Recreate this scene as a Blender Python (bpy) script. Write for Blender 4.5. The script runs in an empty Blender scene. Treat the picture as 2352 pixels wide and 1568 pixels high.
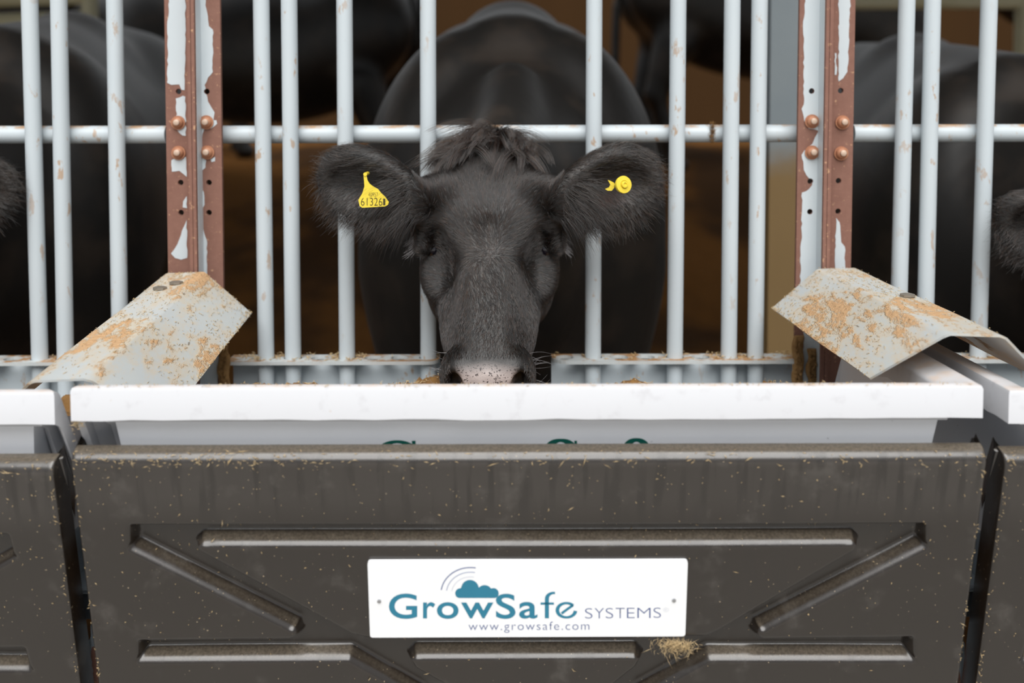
import bpy, bmesh, math, random
import numpy as np
from mathutils import Vector, Matrix
from mathutils.geometry import delaunay_2d_cdt

R = math.radians
random.seed(7)
rng = np.random.default_rng(7)
scene = bpy.context.scene
COL = scene.collection

# ------------------------------------------------------------------ camera
F_PX, PPX, PPY = 2286.7, 1176.0, 400.0          # 35 mm lens, vertical shift
CAM = np.array((0.0, 0.0, 1.05))
PITCH, ROLL = R(3.0), R(-0.15)
_F = np.array((0, math.cos(PITCH), -math.sin(PITCH)))
_U0 = np.array((0, math.sin(PITCH), math.cos(PITCH)))
_R0 = np.array((1.0, 0, 0))
_RT = _R0 * math.cos(ROLL) + _U0 * math.sin(ROLL)
_UP = _U0 * math.cos(ROLL) - _R0 * math.sin(ROLL)
cam_data = bpy.data.cameras.new('camera')
cam_data.lens = 35.0
cam_data.sensor_width = 36.0
cam_data.sensor_fit = 'HORIZONTAL'
cam_data.shift_y = (PPY - 784) / 2352
cam_data.clip_start = 0.05
cam_data.dof.use_dof = True
cam_data.dof.focus_distance = 1.40
cam_data.dof.aperture_fstop = 2.4
cam = bpy.data.objects.new('camera', cam_data)
COL.objects.link(cam)
M4 = Matrix.Identity(4)
for i in range(3):
    M4[i][0], M4[i][1], M4[i][2], M4[i][3] = _RT[i], _UP[i], -_F[i], CAM[i]
cam.matrix_world = M4
scene.camera = cam


def ray(px, py):
    return _F + _RT * ((px - PPX) / F_PX) + _UP * ((PPY - py) / F_PX)


def at(px, py, Y):
    """photo pixel -> the point at depth Y"""
    d = ray(px, py)
    return Vector(CAM + d * (Y / d[1]))


# ------------------------------------------------------------------ light
world = bpy.data.worlds.new('overcast_sky')
scene.world = world
world.use_nodes = True
wn, wl = world.node_tree.nodes, world.node_tree.links
bg = wn['Background']
tc = wn.new('ShaderNodeTexCoord')
sx = wn.new('ShaderNodeSeparateXYZ')
mr = wn.new('ShaderNodeMapRange')                # CIE overcast: zenith three times the horizon
mr.inputs['From Min'].default_value = 0
mr.inputs['From Max'].default_value = 1
mr.inputs['To Min'].default_value = 0.45
mr.inputs['To Max'].default_value = 0.75
wl.new(tc.outputs['Generated'], sx.inputs[0])
wl.new(sx.outputs['Z'], mr.inputs['Value'])
wl.new(mr.outputs[0], bg.inputs['Strength'])
bg.inputs['Color'].default_value = (0.93, 0.965, 1.0, 1)
sun_data = bpy.data.lights.new('hazy_sun', 'SUN')       # sun behind thin cloud: broad and soft
sun_data.energy = 3.6
sun_data.angle = R(55)
sun_data.color = (1.0, 0.985, 0.96)
sun = bpy.data.objects.new('hazy_sun', sun_data)
sun.rotation_euler = (R(38), 0, R(1))
COL.objects.link(sun)

scene.view_settings.view_transform = 'Standard'
scene.view_settings.look = 'None'
scene.view_settings.gamma = 1
scene.view_settings.use_curve_mapping = False
scene.view_settings.exposure = 0.0
scene.cycles.max_bounces = 5
scene.cycles.diffuse_bounces = 3
scene.cycles.glossy_bounces = 3
scene.cycles.transmission_bounces = 2
scene.cycles.use_adaptive_sampling = True
scene.cycles.adaptive_threshold = 0.07
scene.cycles.use_denoising = True


# ------------------------------------------------------------------ helpers
def tag(o, label=None, cat=None, group=None, kind=None):
    if label: o['label'] = label
    if cat: o['category'] = cat
    if group: o['group'] = group
    if kind: o['kind'] = kind
    return o


def link(o, parent=None):
    COL.objects.link(o)
    if parent is not None:
        o.parent = parent
    return o


def empty(name, loc=(0, 0, 0), rot=(0, 0, 0)):
    o = bpy.data.objects.new(name, None)
    o.location = loc
    o.rotation_euler = rot
    o.empty_display_size = 0.05
    return link(o)


def mesh_obj(name, verts, faces, mat=None, parent=None, smooth=False):
    me = bpy.data.meshes.new(name)
    if isinstance(verts, np.ndarray) and isinstance(faces, np.ndarray):
        nv, nf, k = len(verts), len(faces), faces.shape[1]
        me.vertices.add(nv)
        me.vertices.foreach_set('co', verts.astype(np.float32).ravel())
        me.loops.add(nf * k)
        me.loops.foreach_set('vertex_index', faces.astype(np.int32).ravel())
        me.polygons.add(nf)
        me.polygons.foreach_set('loop_start', np.arange(0, nf * k, k, dtype=np.int32))
        me.update(calc_edges=True)
        me.validate()
    else:
        me.from_pydata([tuple(v) for v in verts], [], [tuple(f) for f in faces])
        me.update()
    if smooth:
        me.polygons.foreach_set('use_smooth', [True] * len(me.polygons))
    if mat: me.materials.append(mat)
    o = bpy.data.objects.new(name, me)
    return link(o, parent)


def bm_obj(name, bm, mat=None, parent=None, smooth=False, recalc=True):
    if recalc:
        bmesh.ops.recalc_face_normals(bm, faces=bm.faces)
    me = bpy.data.meshes.new(name)
    bm.to_mesh(me)
    bm.free()
    if smooth:
        me.polygons.foreach_set('use_smooth', [True] * len(me.polygons))
        me.set_sharp_from_angle(angle=R(40))
    if mat: me.materials.append(mat)
    o = bpy.data.objects.new(name, me)
    return link(o, parent)


def copy_tree(o, parent=None):
    c = o.copy()
    COL.objects.link(c)
    c.parent = parent
    for ch in o.children:
        copy_tree(ch, c)
    return c


def box(bm, lo, hi, bevel=0.0):
    lo, hi = Vector(lo), Vector(hi)
    m = Matrix.Translation((lo + hi) / 2) @ Matrix.Diagonal((*(hi - lo), 1))
    g = bmesh.ops.create_cube(bm, size=1, matrix=m)
    if bevel:
        es = list({e for v in g['verts'] for e in v.link_edges})
        bmesh.ops.bevel(bm, geom=es, offset=bevel, segments=2, affect='EDGES', profile=0.6)


def tube(bm, pts, rad, seg=16, cap=True):
    """round tube through pts; rad is one number or one per point"""
    pts = [Vector(p) for p in pts]
    rad = [rad] * len(pts) if isinstance(rad, (int, float)) else rad
    rings = []
    ref = None
    for i, p in enumerate(pts):
        t = (pts[min(i + 1, len(pts) - 1)] - pts[max(i - 1, 0)]).normalized()
        if ref is None:
            ref = Vector((0, 1, 0)) if abs(t.y) < 0.9 else Vector((1, 0, 0))
        n = (ref - t * ref.dot(t)).normalized()
        b = t.cross(n)
        ref = n
        rings.append([bm.verts.new(p + (n * math.cos(a) + b * math.sin(a)) * rad[i])
                      for a in (2 * math.pi * k / seg for k in range(seg))])
    for a, b in zip(rings, rings[1:]):
        for k in range(seg):
            bm.faces.new((a[k], a[(k + 1) % seg], b[(k + 1) % seg], b[k]))
    if cap:
        bm.faces.new(rings[0][::-1])
        bm.faces.new(rings[-1])


def lathe_y(bm, prof, seg=24):
    """turned shape about the y axis; prof = [(y, r), ...]"""
    rings = [[bm.verts.new((r * math.cos(2 * math.pi * k / seg), y, r * math.sin(2 * math.pi * k / seg))) for k in range(seg)] for y, r in prof]
    for a, b in zip(rings, rings[1:]):
        for k in range(seg):
            bm.faces.new((a[k], a[(k + 1) % seg], b[(k + 1) % seg], b[k]))
    bm.faces.new(rings[0][::-1])
    bm.faces.new(rings[-1])


def in_poly(x, y, poly):
    c = False
    n = len(poly)
    j = n - 1
    for i in range(n):
        xi, yi = poly[i]
        xj, yj = poly[j]
        if (yi > y) != (yj > y) and x < (xj - xi) * (y - yi) / (yj - yi) + xi:
            c = not c
        j = i
    return c


def slab(bm, outer, holes, to3d, thick_vec):
    """flat polygon with holes, extruded by thick_vec; to3d maps (u,v) -> Vector"""
    pts, edges = [], []
    for loop in [outer] + list(holes):
        b = len(pts)
        pts += [Vector((p[0], p[1])) for p in loop]
        edges += [(b + i, b + (i + 1) % len(loop)) for i in range(len(loop))]
    vs, es, fs, *_ = delaunay_2d_cdt(pts, edges, [], 0, 1e-7)
    keep = []
    for f in fs:
        cx = sum(vs[i].x for i in f) / len(f)
        cy = sum(vs[i].y for i in f) / len(f)
        if in_poly(cx, cy, outer) and not any(in_poly(cx, cy, h) for h in holes):
            keep.append(f)
    tv = Vector(thick_vec)
    A, B = {}, {}
    for i in {i for f in keep for i in f}:
        p = Vector(to3d(vs[i].x, vs[i].y))
        A[i] = bm.verts.new(p)
        B[i] = bm.verts.new(p + tv)
    cnt = {}
    for f in keep:
        bm.faces.new([A[i] for i in f])
        bm.faces.new([B[i] for i in reversed(f)])
        for k in range(len(f)):
            e = (f[k], f[(k + 1) % len(f)])
            cnt[e] = cnt.get(e, 0) + 1
    for (i, j) in cnt:
        if (j, i) not in cnt:
            bm.faces.new((A[j], A[i], B[i], B[j]))


def circle(cx, cy, r, n=14):
    return [(cx + r * math.cos(2 * math.pi * k / n), cy + r * math.sin(2 * math.pi * k / n)) for k in range(n)]


def jag(poly, step, amp, seed=0):
    """subdivide an outline and roughen it"""
    r = random.Random(seed)
    out = []
    n = len(poly)
    for i in range(n):
        (x0, y0), (x1, y1) = poly[i], poly[(i + 1) % n]
        L = math.hypot(x1 - x0, y1 - y0)
        m = max(1, int(L / step))
        for k in range(m):
            t = k / m
            j = 0 if k == 0 else 1
            out.append((x0 + (x1 - x0) * t + r.uniform(-amp, amp) * j, y0 + (y1 - y0) * t + r.uniform(-amp, amp) * j))
    return out


# ------------------------------------------------------------------ materials
def srgb(r, g, b):
    f = lambda c: (c / 255 / 12.92) if c / 255 <= 0.04045 else ((c / 255 + 0.055) / 1.055) ** 2.4
    return (f(r), f(g), f(b), 1)


class NT:
    def __init__(self, name):
        self.m = bpy.data.materials.new(name)
        self.m.use_nodes = True
        self.t = self.m.node_tree
        self.b = self.t.nodes['Principled BSDF']
        self._tc = None

    def node(self, kind, **kw):
        n = self.t.nodes.new(kind)
        for k, v in kw.items():
            if k.startswith('_'):
                setattr(n, k[1:], v)
            else:
                self.put(n.inputs[k.replace('~', ' ')], v)
        return n

    def put(self, sock, v):
        if hasattr(v, 'links') or isinstance(v, bpy.types.NodeSocket):
            self.t.links.new(v, sock)
        else:
            sock.default_value = v

    def coord(self, scale=(1, 1, 1), which='Object'):
        if self._tc is None:
            self._tc = self.t.nodes.new('ShaderNodeTexCoord')
        n = self.node('ShaderNodeMapping', Scale=scale)
        self.t.links.new(self._tc.outputs[which], n.inputs['Vector'])
        return n.outputs[0]

    def noise(self, scale, detail=3, rough=0.55, stretch=(1, 1, 1), w=None):
        n = self.node('ShaderNodeTexNoise', Scale=scale, Detail=detail, Roughness=rough, Vector=self.coord(stretch))
        return n.outputs['Fac']

    def ramp(self, v, lo, hi, a=0.0, b=1.0):
        n = self.node('ShaderNodeMapRange')
        n.interpolation_type = 'SMOOTHSTEP'
        for i, x in zip((0, 1, 2, 3, 4), (v, lo, hi, a, b)):
            self.put(n.inputs[i], x)
        return n.outputs[0]

    def math(self, op, a, b=0.0):
        n = self.node('ShaderNodeMath', _operation=op)
        self.put(n.inputs[0], a)
        self.put(n.inputs[1], b)
        return n.outputs[0]

    def mix(self, fac, a, b):
        n = self.node('ShaderNodeMix', _data_type='RGBA')
        self.put(n.inputs[0], fac)
        self.put(n.inputs[6], a)
        self.put(n.inputs[7], b)
        return n.outputs[2]

    def normal_z(self):
        g = self.t.nodes.new('ShaderNodeNewGeometry')
        s = self.node('ShaderNodeSeparateXYZ', Vector=g.outputs['Normal'])
        return s.outputs['Z']

    def bump(self, h, strength=0.3, dist=0.002):
        n = self.node('ShaderNodeBump', Strength=strength, Distance=dist, Height=h)
        self.put(self.b.inputs['Normal'], n.outputs[0])

    def set(self, color=None, rough=None, metal=None, spec=None, **kw):
        if color is not None: self.put(self.b.inputs['Base Color'], color)
        if rough is not None: self.put(self.b.inputs['Roughness'], rough)
        if metal is not None: self.put(self.b.inputs['Metallic'], metal)
        if spec is not None: self.put(self.b.inputs['Specular IOR Level'], spec)
        return self.m


def mat_bar():
    n = NT('pale_blue_grey_paint')
    base = n.mix(n.noise(6, 2), srgb(196, 206, 212), srgb(204, 212, 216))
    speck = n.ramp(n.noise(60, 4, 0.6, (1, 1, 0.45)), 0.60, 0.68)
    area = n.ramp(n.noise(5, 2, 0.5, (1, 1, 0.5)), 0.42, 0.62)
    c = n.mix(n.math('MULTIPLY', n.math('MULTIPLY', speck, area), 0.75), base, srgb(178, 140, 100))
    up = n.ramp(n.normal_z(), 0.5, 0.85)
    dust = n.math('MULTIPLY', up, n.ramp(n.noise(22, 4, 0.65), 0.45, 0.62))
    c = n.mix(n.math('MULTIPLY', dust, 0.9), c, srgb(186, 146, 104))
    return n.set(c, 0.38, spec=0.45)


def mat_rail():
    n = NT('dirty_pale_paint')
    base = n.mix(n.noise(9, 3), srgb(188, 194, 196), srgb(206, 210, 208))
    d = n.ramp(n.noise(30, 4, 0.65), 0.42, 0.6)
    up = n.ramp(n.normal_z(), 0.3, 0.8, 0.12, 1.0)
    c = n.mix(n.math('MULTIPLY', d, up), base, srgb(170, 128, 84))
    n.bump(n.noise(120, 3), 0.3, 0.002)
    return n.set(c, 0.55)


def mat_rust():
    n = NT('rust_brown_steel')
    c = n.mix(n.noise(45, 5, 0.65), srgb(122, 86, 75), srgb(150, 112, 98))
    c = n.mix(n.ramp(n.noise(140, 2), 0.62, 0.75), c, srgb(190, 150, 120))
    n.bump(n.noise(160, 4), 0.35, 0.001)
    return n.set(c, 0.75, spec=0.25)


def mat_paint_flake():
    n = NT('flaking_pale_paint')
    c = n.mix(n.noise(14, 3), srgb(196, 206, 212), srgb(207, 214, 217))
    return n.set(c, 0.42)


def mat_hood():
    n = NT('dusty_pale_sheet_steel')
    base = n.mix(n.noise(8, 3), srgb(180, 189, 197), srgb(200, 198, 186))
    big = n.noise(9, 3, 0.6, (1, 0.55, 1))
    fine = n.noise(70, 5, 0.72, (1.0, 0.5, 1))
    s = n.math('ADD', n.math('MULTIPLY', big, 0.62), n.math('MULTIPLY', fine, 0.42))
    film = n.ramp(s, 0.44, 0.60)
    c = n.mix(n.math('MULTIPLY', film, 0.7), base, srgb(206, 184, 150))
    crust = n.ramp(s, 0.545, 0.60)
    tan = n.mix(n.noise(150, 4, 0.7), srgb(168, 124, 82), srgb(218, 178, 132))
    c = n.mix(n.math('MULTIPLY', crust, 0.9), c, tan)
    dark = n.ramp(n.noise(110, 3, 0.6, (1, 0.3, 1)), 0.68, 0.74)
    c = n.mix(n.math('MULTIPLY', dark, 0.7), c, srgb(96, 76, 50))
    n.bump(n.math('ADD', n.math('MULTIPLY', crust, n.noise(190, 3)), 0), 0.7, 0.003)
    return n.set(c, n.ramp(crust, 0, 1, 0.42, 0.9))


def mat_white_plastic():
    n = NT('white_plastic')
    c = n.mix(n.ramp(n.noise(40, 4), 0.55, 0.75), srgb(212, 213, 217), srgb(202, 202, 206))
    d = n.ramp(n.noise(90, 3), 0.72, 0.76)
    c = n.mix(n.math('MULTIPLY', d, 0.35), c, srgb(190, 170, 150))
    up = n.ramp(n.normal_z(), 0.5, 0.95)
    c = n.mix(n.math('MULTIPLY', up, n.ramp(n.noise(26, 4), 0.42, 0.66, 0.1, 0.5)), c, srgb(216, 186, 158))
    return n.set(c, 0.5, spec=0.3)


def mat_tub():
    n = NT('pale_grey_plastic')
    c = n.mix(n.noise(10, 2), srgb(232, 235, 241), srgb(238, 240, 245))
    d = n.ramp(n.noise(120, 2), 0.74, 0.77)
    c = n.mix(n.math('MULTIPLY', d, 0.5), c, srgb(120, 120, 125))
    return n.set(c, 0.5, spec=0.3)


def mat_panel():
    n = NT('dark_brown_grey_plastic')
    base = n.mix(n.noise(5, 3), srgb(32, 26, 21), srgb(40, 33, 27))
    zz = n.node('ShaderNodeSeparateXYZ', Vector=n.coord()).outputs['Z']
    film = n.math('MULTIPLY', n.ramp(zz, -0.10, -0.045), n.ramp(n.noise(3, 3), 0.3, 0.6, 0.5, 1.0))   # dried splash film below the lip
    c0 = n.mix(film, base, srgb(54, 49, 45))
    drip = n.ramp(n.noise(26, 2.5, 0.5, (2.1, 1, 0.2)), 0.50, 0.64)
    c = n.mix(n.math('MULTIPLY', drip, n.math('ADD', n.math('MULTIPLY', film, 0.5), 0.15)), c0, srgb(28, 23, 19))
    mist = n.ramp(n.noise(16, 4, 0.6), 0.55, 0.75)
    c = n.mix(n.math('MULTIPLY', mist, 0.25), c, srgb(108, 103, 98))
    spk = n.ramp(n.noise(330, 1, 0.4), 0.76, 0.80)
    c = n.mix(n.math('MULTIPLY', spk, 0.8), c, srgb(190, 170, 140))
    up = n.ramp(n.normal_z(), 0.55, 0.9)
    dust = n.math('MULTIPLY', up, n.ramp(n.noise(300, 4, 0.7), 0.35, 0.66, 0.42, 0.85))
    c = n.mix(n.math('MULTIPLY', dust, 0.75), c, srgb(132, 121, 106))
    n.bump(n.noise(900, 2), 0.12, 0.0006)
    return n.set(c, n.ramp(drip, 0, 1, 0.20, 0.26), spec=0.85)


def mat_plain(name, col, rough=0.5, metal=0.0, var=None, scale=20, spec=None):
    n = NT(name)
    c = col if var is None else n.mix(n.noise(scale, 4), col, var)
    return n.set(c, rough, metal, spec)


MAT = dict(
    bar=mat_bar(), rail=mat_rail(), rust=mat_rust(), flake=mat_paint_flake(), hood=mat_hood(),
    white=mat_white_plastic(), tub=mat_tub(), panel=mat_panel(),
    bolt=mat_plain('rusty_bolt', srgb(164, 100, 70), 0.6, 0.2, srgb(198, 150, 118), 90),
    chrome=mat_plain('bright_steel', srgb(190, 192, 196), 0.25, 1.0),
    bracket=mat_plain('slate_grey_paint', srgb(150, 162, 172), 0.5, 0.0, srgb(164, 174, 182)),
    darkgrey=mat_plain('dark_grey_steel', srgb(62, 68, 74), 0.55, 0.0, srgb(76, 82, 88), 200),
    sign=mat_plain('white_sign_plastic', srgb(247, 248, 250), 0.35, 0, spec=0.3),
    teal=mat_plain('teal_print', srgb(44, 130, 158), 0.45, 0, srgb(40, 122, 150)),
    navy=mat_plain('navy_print', srgb(84, 100, 150), 0.5),
    navy2=mat_plain('pale_navy_print', srgb(150, 160, 190), 0.5),
    navy3=mat_plain('faint_grey_print', srgb(205, 208, 220), 0.5),
    green=mat_plain('dark_green_print', srgb(14, 92, 82), 0.5),
    straw=mat_plain('pale_straw', srgb(224, 202, 160), 0.8, 0, srgb(192, 160, 110), 60),
    cake=mat_plain('dried_tan_feed', srgb(176, 138, 88), 0.95, 0, srgb(128, 94, 54), 70),
    feed=mat_plain('brown_chopped_feed', srgb(150, 112, 62), 0.95, 0, srgb(96, 66, 34), 55),
    yellow=mat_plain('yellow_tag_plastic', srgb(244, 220, 74), 0.45, 0, srgb(236, 208, 60), 70),
    ink=mat_plain('black_print', srgb(70, 62, 20), 0.6),
    boltend=mat_plain('pale_bolt_end', srgb(206, 180, 160), 0.5, 0.1),  # paler tone than the rusty head around it
    eye=mat_plain('dark_wet_eye', srgb(16, 13, 22), 0.06, 0, spec=0.8),
)

# ================================================================== THE PLACE
PITCH_X = 1.07                 # spacing of the feeding places
YB = 1.68                      # plane of the bars


def slab_box(name, lo, hi, mat, label, cat, kind='structure'):
    bm = bmesh.new()
    box(bm, lo, hi)
    return tag(bm_obj(name, bm, mat), label, cat, kind=kind)


def mat_concrete():
    n = NT('pale_concrete')
    c = n.mix(n.noise(3, 5), srgb(168, 164, 157), srgb(190, 186, 180))
    n.bump(n.noise(60, 4), 0.3, 0.004)
    return n.set(c, 0.9)


def mat_bedding():
    n = NT('brown_wood_bedding')
    c = n.mix(n.noise(14, 6, 0.7), srgb(98, 64, 28), srgb(122, 82, 40))
    c = n.mix(n.ramp(n.noise(1.3, 3), 0.45, 0.65), c, srgb(70, 48, 28))
    n.bump(n.noise(40, 5), 0.8, 0.03)
    return n.set(c, 1.0, spec=0.1)


def mat_boards():
    n = NT('brown_timber_boarding')
    c = n.mix(n.noise(3, 5, 0.6, (1, 1, 0.1)), srgb(56, 38, 18), srgb(70, 47, 23))
    return n.set(c, 0.9, spec=0.15)


m_conc, m_bed, m_board = mat_concrete(), mat_bedding(), mat_boards()
m_roof = mat_plain('grey_roof_sheet', srgb(110, 110, 108), 0.8)

slab_box('ground', (-14, -12, -0.1), (14, 1.75, 0.0), m_conc, 'pale concrete feeding alley in front of the troughs', 'alley floor')

# bedding floor of the pen, uneven
nx, ny = 90, 60
gx, gy = np.meshgrid(np.linspace(-7, 7, nx), np.linspace(1.75, 9.2, ny), indexing='ij')
gz = 0.03 + 0.03 * np.sin(gx * 3.1 + gy * 1.7) * np.sin(gy * 2.3) + 0.015 * np.sin(gx * 9 + 1) * np.sin(gy * 8) + 0.85 * (lambda t: t * t * (3 - 2 * t))(np.clip((gy - 3.7) / 3.0, 0, 1))
V = np.stack([gx.ravel(), gy.ravel(), gz.ravel()], 1)
I = np.arange(nx * ny).reshape(nx, ny)
Fq = np.stack([I[:-1, :-1].ravel(), I[1:, :-1].ravel(), I[1:, 1:].ravel(), I[:-1, 1:].ravel()], 1)
tag(mesh_obj('floor', V, Fq, m_bed, smooth=True), 'brown wood shaving bedding covering the pen floor', 'floor', kind='structure')

# walls of the shed: boards, each its own piece
wall = tag(empty('wall_back', (0, 9.2, 0)), 'brown boarded wall at the back of the pen', 'wall', kind='structure')
bm = bmesh.new()
box(bm, (-0.354, 0, 0), (0.354, 0.05, 2.3), 0.01)
proto = None
for k in range(20):
    if proto is None:
        proto = b = bm_obj('board', bm, m_board, wall)
    else:
        b = proto.copy()
        COL.objects.link(b)
        b.parent = wall
    b.location = (-6.65 + 0.7 * k, 0.01 * (k % 3), 0)
slab_box('wall_left', (-7.1, 1.9, 0), (-7.0, 9.3, 2.0), m_board, 'brown boarded side wall of the pen on the left', 'wall')
slab_box('wall_right', (7.0, 1.9, 0), (7.1, 9.3, 2.0), m_board, 'brown boarded side wall of the pen on the right', 'wall')
bm = bmesh.new()
box(bm, (-7.3, 1.3, 2.75), (7.3, 4.9, 2.83))  # unseen roof, its edges placed for the daylight on the backs and the bank
tag(bm_obj('ceiling', bm, m_roof), 'unseen grey sheet roof over the cattle pen, cut short to let daylight in', 'roof', kind='structure')
# eaves pillars that carry the roof, out of the frame at the sides and one inside the pen
m_pillar = NT('stained_galvanised_steel')
_z = m_pillar.node('ShaderNodeSeparateXYZ', Vector=m_pillar.coord()).outputs['Z']
_c = m_pillar.mix(m_pillar.noise(7, 4), srgb(140, 152, 160), srgb(164, 172, 174))
_f = m_pillar.math('ADD', m_pillar.ramp(_z, 0.75, 1.15, 1.0, 0.0), m_pillar.math('MULTIPLY', m_pillar.noise(9, 4), 0.5))
_c = m_pillar.mix(m_pillar.ramp(_f, 0.45, 0.9), _c, srgb(150, 122, 80))
m_pillar = m_pillar.set(_c, 0.6)


def pillar(px, Y, w, label):
    t = tag(empty('pillar', (at(px, 300, Y).x, Y, 0)), label, 'pillar', kind='structure')
    bm = bmesh.new()
    box(bm, (-w, -w, 0.04), (w, -w + 0.014, 2.75), 0.003)
    box(bm, (-w, w - 0.014, 0.04), (w, w, 2.75), 0.003)
    box(bm, (-0.007, -w + 0.014, 0.04), (0.007, w - 0.014, 2.75))
    bm_obj('beam', bm, m_pillar, t)
    bm = bmesh.new()
    box(bm, (-w - 0.04, -w - 0.04, 0.03), (w + 0.04, w + 0.04, 0.055), 0.004)
    bm_obj('base_plate', bm, m_pillar, t)
    return t


pillar(1793, 2.25, 0.034, 'stained grey steel pillar standing inside the pen by the right post')

# pale rails of the far pen divisions, blurred at the upper corners
def far_rail(name, p, q, r, label, cat='rail', mat=None):
    bm = bmesh.new()
    tube(bm, [p, p.lerp(q, 0.5), q], r, 12)
    o = bm_obj(name, bm, mat or m_far, None, True)
    return tag(o, label, cat)


m_far = mat_plain('cream_painted_steel', srgb(206, 204, 178), 0.5, 0, srgb(176, 166, 124), 4)
gate = tag(empty('pen_gate', (0, 0, 0)), 'cream tubular pen gate behind the cow in the upper left corner', 'gate')
for z0, r in ((at(0, 8, 4.4).z, 0.035), (at(0, 62, 4.4).z, 0.04), (at(0, 300, 4.4).z, 0.03), (at(0, 420, 4.4).z, 0.03)):
    bm = bmesh.new()
    tube(bm, [(-3.4, 4.4, z0), (-2.6, 4.4, z0 + 0.01), (-1.85, 4.4, z0 + 0.03)], r, 12)
    bm_obj('rail', bm, m_far, gate, True)
for x in (-3.4, -1.85):
    bm = bmesh.new()
    tube(bm, [(x, 4.4, 0.05), (x, 4.4, 1.7)], 0.035, 12)
    bm_obj('upright', bm, m_far, gate, True)
gate = tag(empty('pen_gate', (0, 0, 0)), 'cream tubular pen gate behind the cow in the upper right corner', 'gate')
for z0 in (at(2200, 4, 4.6).z, at(2200, 230, 4.6).z, at(2200, 420, 4.6).z):
    bm = bmesh.new()
    tube(bm, [(1.4, 4.6, z0), (2.5, 4.6, z0), (3.6, 4.6, z0)], 0.035, 12)
    bm_obj('rail', bm, m_far, gate, True)
for x in (1.4, at(2352, 20, 4.6).x, 3.6):
    bm = bmesh.new()
    tube(bm, [(x, 4.6, 0.05), (x, 4.6, 1.7)], 0.04, 12)
    bm_obj('upright', bm, m_far, gate, True)

# ------------------------------------------------------------------ bar fronts
RB = 0.0136
ZT = 2.3
Z_RAIL = at(1176, 829, 1.655).z      # top of the lower flange, front edge
Y_F0, Y_F1 = 1.655, 1.706            # lower flange front / back


def bar_x(px, py):
    return at(px, py, YB).x


def flange(parent, x0, x1, holes, round0=0, round1=0):
    """angle-iron bottom rail: flange with holes and a web hanging from its back edge"""
    outer = []
    def corner(cx, cy, r, a0):
        return [(cx + r * math.cos(R(a0 + 15 * k)), cy + r * math.sin(R(a0 + 15 * k))) for k in range(7)]
    outer += corner(x0 + round0, Y_F0 + round0, round0, 180) if round0 else [(x0, Y_F0)]
    outer += corner(x1 - round1, Y_F0 + round1, round1, 270) if round1 else [(x1, Y_F0)]
    outer += [(x1, Y_F1), (x0, Y_F1)]
    hl = [circle(h, 1.6815, 0.0155, 16) for h in holes]
    bm = bmesh.new()
    slab(bm, outer, hl, lambda u, v: (u, v, Z_RAIL), (0, 0, -0.006))
    o = bm_obj('bottom_flange', bm, MAT['rail'], parent)
    bm = bmesh.new()
    box(bm, (x0, Y_F1 - 0.006, 0.42), (x1, Y_F1, Z_RAIL - 0.0062))
    bm_obj('bottom_web', bm, MAT['bar'], parent)
    return o


def bay(label, bars, rail, flanges):
    t = tag(empty('bar_front', (0, YB, 0)), label, 'bar gate', 'bar fronts between the posts')
    for (xa, xb) in bars:
        top, low = at(xa, 0, YB), at(xb, 800, YB)
        d = (low - top) / (top.z - low.z)
        P = top - d * (ZT - top.z)
        Q = top + d * (top.z - 0.45)
        bm = bmesh.new()
        tube(bm, [P - Vector((0, YB, 0)), (P + Q) / 2 - Vector((0, YB, 0)), Q - Vector((0, YB, 0))], RB, 20)
        bm_obj('bar', bm, MAT['bar'], t, True)
    bm = bmesh.new()
    a, b = at(rail[0], rail[1], 1.7085), at(rail[2], rail[3], 1.7085)
    tube(bm, [a - Vector((0, YB, 0)), (a + b) / 2 - Vector((0, YB, 0)), b - Vector((0, YB, 0))], 0.0152, 20)
    bm_obj('top_rail', bm, MAT['bar'], t, True)
    for f in flanges:
        o = flange(t, *f)
    for c in t.children:
        if c.name.startswith('bottom'):
            c.location = (0, -YB, 0)
    return t


hx = lambda *p: [at(x, 821, 1.681).x for x in p]
X = lambda px, y=825: at(px, y, 1.67).x
bay('pale grey bar front the middle cow has put its head through',
    [(600, 611), (664, 673), (791, 797), (983, 984), (1365, 1362), (1558, 1550), (1682, 1674), (1745, 1735)],
    (505, 309, 1842, 306),
    [(X(524), X(1008), hx(611, 673, 735, 797, 857, 918, 983), 0, 0.02),
     (X(1268), X(1832), hx(1297, 1362, 1422, 1483, 1550, 1609, 1674, 1735), 0.03, 0)])
bay('pale grey bar front at the left edge, beyond the rusty post under the left hood',
    [(-90, -62), (68, 91), (135, 150), (263, 276)], (-700, 310, 384, 309),
    [(X(-700), X(392), hx(-62, 30, 91, 150, 276), 0, 0)])
bay('pale grey bar front at the right edge, beyond the rusty post under the right hood',
    [(2083, 2062), (2142, 2124), (2272, 2247), (2470, 2440)], (1958, 306, 3050, 304),
    [(X(1945), X(3050), hx(2062, 2124, 2185, 2247), 0, 0)])


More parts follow.
